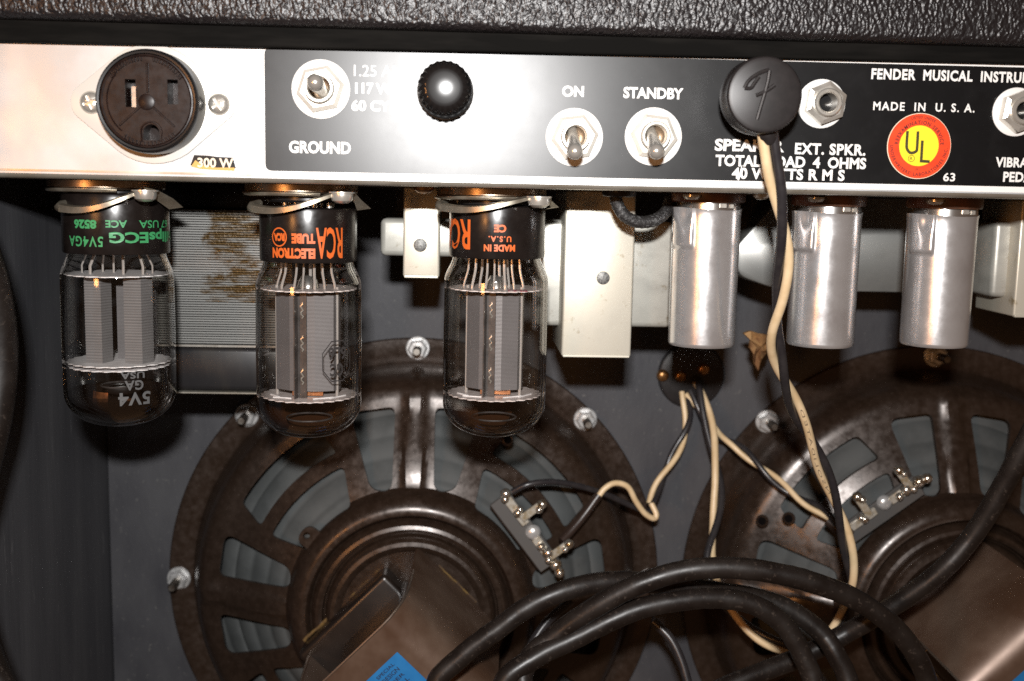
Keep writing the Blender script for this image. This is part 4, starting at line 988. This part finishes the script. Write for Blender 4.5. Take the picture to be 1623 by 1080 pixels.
# two power tubes with orange print
def power_tube(cx, cp, label, yb, yn, y_end, ym1, ym2, plates, turn):
    t = thing('vacuum_tube', label, 'vacuum tube', (cx, YV, ZB-6), 'glass vacuum tubes hanging in a row')
    zb0, zb1 = zv(yb, cp), zv(yn, cp); RB = 17.9
    pins(t, cx, zb0+2.6, zb0-.3)
    part('key_post', B().add(lathe([(3.9, zb0+2.6), (3.9, zb0-.3)], 16), T(cx, YV, 0)), 'basephen', t)
    part('tube_base', B().add(lathe([(0, zb0), (RB-1.2, zb0), (RB-.2, zb0-.5), (RB, zb0-1.4), (RB, zb1+.5), (RB-.3, zb1), (14, zb1)], 72), T(cx, YV, 0)), 'basephen', t)
    RG = 19.55; ze = zv(y_end, cp)+1.0
    pr = bulb(zb1+.6, ze, RG, 16.3)
    g = part('glass_bulb', B().add(lathe(pr, 72), T(cx, YV, 0)), 'glass', t, 60)
    part('inner_wall', B().add(lathe([(max(r-.9, 0), z+(.9 if z < ze+13 else 0)) for r, z in pr], 72), T(cx, YV, 0)), 'glassin', g, 60)
    part('brown_tint', B().add(lathe([(max(r-1.1, 0), z+(1.1 if z < ze+13 else 0)) for r, z in pr if z < zv(ym2, cp)+1], 72, rad(60), rad(250)), T(cx, YV, 0)), getter_mat('faint_brown_deposit', zv(ym2, cp)-(ZB-6)+1, zv(ym2, cp)-(ZB-6)-13, (.032,.013,.006)), t, 60)
    z1, z2 = zv(ym1, cp), zv(ym2, cp)
    mica(t, cx, z1, 17.9, 26, 'mica'); mica(t, cx, z2, 18.0, 26, 'mica')
    part('mica_slots', B().add(tube([(cx-12, YV-9, z2+.35), (cx-5, YV-11, z2+.35)], .3, 5)).add(tube([(cx+3, YV-12, z2+.35), (cx+10, YV-8, z2+.35)], .3, 5)).add(tube([(cx-14, YV-3, z2+.35), (cx-10, YV-8, z2+.35)], .25, 5)).add(tube([(cx+9, YV-10, z2+.35), (cx+14, YV-3, z2+.35)], .25, 5)), 'micawhite', t)
    zt, zb_ = z1-1.6, z2+2.6
    m = Matrix.Rotation(rad(turn), 4, 'Z')
    def rp_(poly): return [tuple((m @ Vector((x, y, 0)))[:2]) for x, y in poly]
    # two folded half shells with flanges meeting at the seam
    w_ = plates
    shell = [(-w_, -1.5), (-w_*.92, -5.0), (-w_*.40, -8.2), (-1.3, -8.6), (-1.3, -6), (1.3, -6), (1.3, -8.6), (w_*.40, -8.2), (w_*.92, -5.0), (w_, -1.5), (w_, 1.5), (w_*.9, 5), (w_*.4, 8.2), (-w_*.4, 8.2), (-w_*.9, 5), (-w_, 1.5)]
    part('anode', B().add(vprism(rp_(shell), cx, zb_, zt)), 'plate_grey', t, 20)
    part('seam_fin', B().add(vprism(rp_([(-1.9, -12.4), (-1.5, -12.4), (-1.1, -7), (-1.9, -7)]), cx, zb_-3.6, zt+2.2)), 'plate_fin', t, 20)
    part('seam_strip', B().add(vprism(rp_([(-1.4, -9.2), (2.0, -9.2), (2.0, -8.3), (-1.4, -8.3)]), cx, zb_-2.2, zt+1.2)), 'plate_fin', t, 20)
    st_ = B()
    for q in (.16, .5, .84):
        zc = zb_+(zt-zb_)*q; o_ = m @ Vector((.4, -9.5, 0))
        st_.add(tube([(cx+o_.x+.5*math.sin(i*1.9), YV+o_.y, zc+(i-4)*.75) for i in range(9)], .32, 5))
    part('seam_staples', st_, 'chrome', t)
    for x in (-w_*.97, w_*.97):
        o_ = m @ Vector((x, -2.5, 0)); part('support_rod', B().add(tube([(cx+o_.x, YV+o_.y, z2-1), (cx+o_.x, YV+o_.y, z1+1)], .6, 8)), 'wire', t)
    part('heater_tab', B().add(box(cx-5.5, cx+6, YV-6, YV-5.4, z2+.5, z2+2.4, .1, 1)), 'copper', t)
    for x, y, r in ((-9, -6, .5), (-4, -9, .45), (1.2, -4, .6), (3.2, -7, .55), (6.5, -5, .45), (10, -3, .5), (-12, 2, .4), (-1, -9, .4), (5, 5, .5), (-6, 6, .5)):
        part('lead_wire', B().add(tube(cat([(cx+x*.86, YV+y*.7, zb1+.5), (cx+x*.88, YV+y*.8, (zb1+z1)/2+1), (cx+x, YV+y, z1+1.5), (cx+x, YV+y, z1-1)], 4), r, 7)), 'wire', t)
    part('stem_press', B().add(lathe([(0, z1+5.4), (2.2, z1+5), (3.6, z1+3), (4.2, z1+.4)], 20), T(cx, YV-2, 0)), 'shieldcollar', t)
    # getter ring in the tip
    part('getter_ring', B().add(tube([(cx+8.5*math.cos(rad(a)), YV+8.5*math.sin(rad(a)), ze+7.0) for a in range(0, 361, 12)], .35, 6)), 'plate_fin', t)
    return t, RB, RG
t2, RB2, RG2 = power_tube(-58.6, 490, 'clear glass vacuum tube with orange lettering and round emblem, middle of three', 329, 413, 694, 457, 625, 12.0, -10)
tp = B(); R_ = RB2+.1; c2 = 489; r2 = 77.5
tp.add(tcyl('RCA', 500, 541, 358, 406, c2, r2, -58.6, R_, None, .02)).add(tcyl('TUBE', 463, 499, 367.5, 383, c2, r2, -58.6, R_, None, .06)).add(tcyl('ELECTRON', 434, 499, 390, 406, c2, r2, -58.6, R_, None, .06))
part('base_print', tp, 'orange', t2, smooth=0)
zc, zr = zv(374, 489), 14.5*(375+YV)/FPX
ac = (deg(433.5, c2, r2)+deg(456, c2, r2))/2+facing(-58.6); ar = (deg(456, c2, r2)-deg(433.5, c2, r2))/2
eb = B(); vs = []
for rr in (1.0, .86):
    for k in range(40):
        a = 2*math.pi*k/40; th = rad(ac+ar*rr*math.cos(a)); vs.append((-58.6+R_*math.sin(th), YV-R_*math.cos(th), zc+zr*rr*math.sin(a)))
eb.v = vs; eb.f = [(k, (k+1) % 40, 40+(k+1) % 40, 40+k) for k in range(40)]
eb.add(text_cyl('RCA', -58.6, YV, R_, ac-ar*.74, ac+ar*.74, zc+zr*.42, zc-zr*.42, .07, .95))
part('round_emblem', eb, 'orange', t2, smooth=0)
# etched octagon mark on the glass
ob_ = B(); aq, zq = 39.0, zv(562, 490); vs = []
for rr in (1.0, .94):
    for k in range(8):
        a = rad(22.5+45*k); th = rad(aq+19*rr*math.cos(a)); R3 = RG2+.3
        vs.append((-58.6+R3*math.sin(th), YV-R3*math.cos(th), zq+8.2*rr*math.sin(a)))
ob_.v = vs; ob_.f = [(k, (k+1) % 8, 8+(k+1) % 8, 8+k) for k in range(8)]
ob_.add(text_cyl('6L6', -58.6, YV, RG2+.3, aq-11, aq+11, zq+5.2, zq+.4, .03)).add(text_cyl('GC', -58.6, YV, RG2+.3, aq-9, aq+7, zq-.8, zq-5.6, .03))
part('glass_print', ob_, 'etchdark', t2, smooth=0)
t3, RB3, RG3 = power_tube(11.6, 786, 'clear glass vacuum tube with small orange MADE IN U.S.A. print, rightmost tube', 326, 407, 693, 457, 623, 10.7, -14)
tp = B(); R_ = RB3+.1; c3 = 786; r3 = 76.5
tp.add(text_cyl('RCA', 11.6, YV, R_, -88, deg(743, c3, r3), zv(347, c3), zv(394, c3), .02)).add(tcyl('CE', 781, 800, 354, 366, c3, r3, 11.6, R_, None, .05)).add(tcyl('U.S.A.', 773, 808, 371.5, 380.5, c3, r3, 11.6, R_, None, .04, 1.3)).add(tcyl('MADE IN', 766, 814, 384.5, 395, c3, r3, 11.6, R_, None, .05, 1.05))
part('base_print', tp, 'orange', t3, smooth=0)
part('red_mark', B().add(box(11.6+4, 11.6+11, YV-15.5, YV-9, zv(457, 786)+.25, zv(457, 786)+.4)), mat('red_paint_dab', (.35,.02,.06), 0, .5, .5, (.40,.34,.33), 500, .45, .55), t3)

# ------------------------------------------------------------------ tube shields
def shield(cx, label, px0, py0, py1, dz):
    t = thing('tube_shield', label, 'tube shield', (cx, YV, ZB), 'aluminium tube shields in a row')
    z0, z1 = zv(py0, px0), zv(py1, px0)+1.1; R = 12.75
    N, Mz = 180, 70; vs = []; fs = []
    for j in range(Mz+1):
        v_ = j/Mz; z = z0+(z1-z0)*v_
        for k in range(N):
            a = 2*math.pi*k/N; ad = math.degrees(a)-270    # 0 facing the viewer, + right
            ad = (ad-facing(cx)+180) % 360-180
            x_mm, z_mm = R*rad(ad), (z0-z)
            d = 0.0
            # pressed bayonet pocket high on the left of the can, and its twin behind
            for off in (-43+dz, 137+dz):
                e = (ad-off+180) % 360-180; xx = R*rad(e)
                m1 = 1/(1+math.exp((abs(xx)-4.9)*5)); m2 = 1/(1+math.exp((z_mm-14.2)*5))
                d += 1.0*m1*m2
                # dent of the slot inside the pocket
                q = (xx-2.0)**2/5.0+(z_mm-2.0)**2/16.0
                d -= 1.1*math.exp(-q)
            flare = .35*math.exp(-z_mm/1.2)
            end = 0
            r = R-.18*v_+d+flare
            zz = z-(.45*math.sin(rad(ad*2+20))*math.exp(-z_mm/3.0))
            if v_ > .985: r -= .5*((v_-.985)/.015)**2
            vs.append((r*math.cos(a), r*math.sin(a), zz))
    for j in range(Mz):
        for k in range(N): fs.append((j*N+k, j*N+(k+1) % N, (j+1)*N+(k+1) % N, (j+1)*N+k))
    fs.append(tuple(Mz*N+k for k in range(N)))
    sh = B().add((vs, fs), T(cx, YV, 0))
    part('can', sh, 'shield', t, 50)
    part('socket_collar', B().add(lathe([(12.0, z0-6), (12.0, z0+1.6), (11.9, z0+2.4), (11.2, z0+2.9), (10.6, z0+2.7)], 60), T(cx+.6, YV, 0)), 'shieldcollar', t)
    part('collar_notch', B().add(box(cx+2.2, cx+4.6, YV-12.6, YV-11.6, z0+.4, z0+2.2, .2, 1)).add(box(cx+6, cx+7.6, YV-11.2, YV-9.9, z0+.3, z0+2.0, .2, 1)), 'chrome', t)
    part('socket_base', B().add(lathe([(0, z0+2.4), (13.4, z0+2.4), (13.8, z0+3.2), (13.8, ZB-.1)], 40), T(cx+.4, YV, 0)), 'phenbrown', t)
    part('rivet', B().add(lathe([(0, -1.6), (2.6, -1.3), (3.4, -.4), (3.4, .4)], 20), T(cx-8.2, YV-11.5, ZB-1.2)), 'chrome', t)
shield(90.5, 'aluminium tube shield left of the cream and black cord', 1121, 331, 551, 0)
shield(136.5, 'aluminium tube shield just right of the hanging cord, middle of three', 1312, 337, 551, 2)
shield(181.0, 'dull aluminium tube shield furthest right, clear of the cord', 1495, 341, 551, 10)
for x in (1197,):
    p = P(x, 322, YV); solo('chassis_screw', B().add(lathe([(0, -2.2), (1.8, -2), (3, -1.1), (3.3, 0)], 20), T(p.x, YV-8, ZB-.02)), 'chrome', 'small screw head under the chassis right of the first shield', 'screw')
p = P(672, 312, 30); solo('chassis_screw', B().add(lathe([(0, -2.4), (2.2, -2.2), (3.6, -1.2), (3.9, 0)], 20), T(p.x, 30, ZB-.02)), 'brass', 'rusty screw head above the small strapped transformer', 'screw')

# ------------------------------------------------------------------ scrap, thick cords
sc_px = [(1179, 529), (1190, 525), (1203, 529), (1217, 531), (1219, 545), (1215, 560), (1207, 570), (1202, 588), (1197, 578), (1195, 562), (1189, 552), (1190, 540)]
c = P(1204, 548, 120); vs = [(c.x, c.y-3, c.z)]; fs = []
ring1 = [];
for i, (x, y) in enumerate(sc_px):
    p = P(x, y, 120+random.uniform(-5, 5)); ring1.append(p)
mid = [(Vector((c.x, c.y, c.z))+(p-c)*.55+Vector((0, random.uniform(-4, 2), random.uniform(-.8, .8)))) for p in ring1]
vs += [tuple(p) for p in mid]+[tuple(p) for p in ring1]; n = len(sc_px)
for i in range(n): fs += [(0, 1+i, 1+(i+1) % n), (1+i, 1+n+i, 1+n+(i+1) % n, 1+(i+1) % n)]
back = [(x, y+2.2+random.uniform(0, 1.5), z) for x, y, z in vs]; o = len(vs)
fs2 = [tuple(o+j for j in f[::-1]) for f in fs]+[(1+n+i, 1+n+o+i, 1+n+o+(i+1) % n, 1+n+(i+1) % n) for i in range(n)]
bb = B(); bb.v = vs+back; bb.f = fs+fs2
solo('dry_scrap', bb, 'leaf', 'crumpled brown dry scrap hanging behind the cord, between two shields', 'debris', smooth=0)

cp_ = [(1660, 640, 36), (1625, 705, 42), (1590, 770, 50), (1545, 845, 58), (1495, 902, 62), (1435, 948, 70), (1374, 985, 80), (1330, 1010, 86), (1263, 1044, 84), (1180, 1076, 76),
       (1050, 1130, 66), (880, 1180, 52), (740, 1160, 44), (690, 1092, 44), (730, 1042, 46), (785, 1000, 48), (838, 962, 50), (893, 937, 52), (965, 922, 58), (1050, 926, 66), (1150, 940, 72), (1215, 952, 72), (1260, 972, 70), (1298, 1000, 66), (1324, 1036, 60), (1346, 1092, 54),
       (1340, 1190, 40), (1200, 1260, 30), (960, 1230, 28), (830, 1150, 30), (797, 1086, 32), (850, 1042, 36), (919, 1008, 40), (1002, 969, 42), (1085, 951, 44), (1160, 950, 46), (1210, 966, 46), (1248, 998, 46), (1274, 1044, 44), (1290, 1092, 40),
       (1280, 1180, 26), (1120, 1230, 18), (930, 1180, 20), (836, 1100, 30), (838, 1046, 40), (880, 1008, 42), (935, 968, 38), (1000, 932, 34), (1070, 908, 32), (1140, 900, 30), (1215, 906, 30), (1290, 924, 30), (1355, 950, 32), (1410, 988, 34), (1450, 1036, 36), (1472, 1092, 38), (1480, 1180, 40)]
pth = cat([P(x, y, q*.62+4) for x, y, q in cp_], 8)
pth = [p+Vector((random.uniform(-.09, .09), random.uniform(-.09, .09), random.uniform(-.09, .09))) for p in pth]
solo('power_cable', B().add(tube(pth, [4.1+.05*math.sin(i*.7)+random.uniform(-.03, .03) for i in range(len(pth))], 16)), 'cord', 'thick brown-black rubber power cord coiled in loops across the bottom', 'cord', smooth=60)
lp_ = cat([P(*p) for p in [(-70, 300, -6), (-32, 390, 0), (-7, 480, 6), (1, 565, 8), (-7, 655, 6), (-28, 745, 2), (-50, 860, -2), (-46, 960, -6), (-24, 1040, -8), (8, 1110, -10)]], 8)
solo('hanging_cable', B().add(tube(lp_, 5.8, 14)), 'cord', 'dark cable bowing in from the left edge beside the cabinet wall', 'cable', smooth=60)
for pts_, lab in (([(1035, 985, 100), (1062, 1012, 96), (1080, 1048, 92), (1092, 1090, 88)], 'thin black wire dropping below the coiled cord between the speakers'), ([(905, 952, 96), (868, 985, 92), (845, 1018, 88), (832, 1048, 84), (826, 1090, 80)], 'thin black wire passing behind the coiled cord over the left speaker')):
    solo('thin_wire', B().add(tube(cat([P(*p) for p in pts_], 8), 2.1, 10)), 'wireblack', lab, 'wire', smooth=60)
for o in list(C.objects):
    if o.type == 'MESH' and o.parent is None and 'category' not in o: print('untagged', o.name)
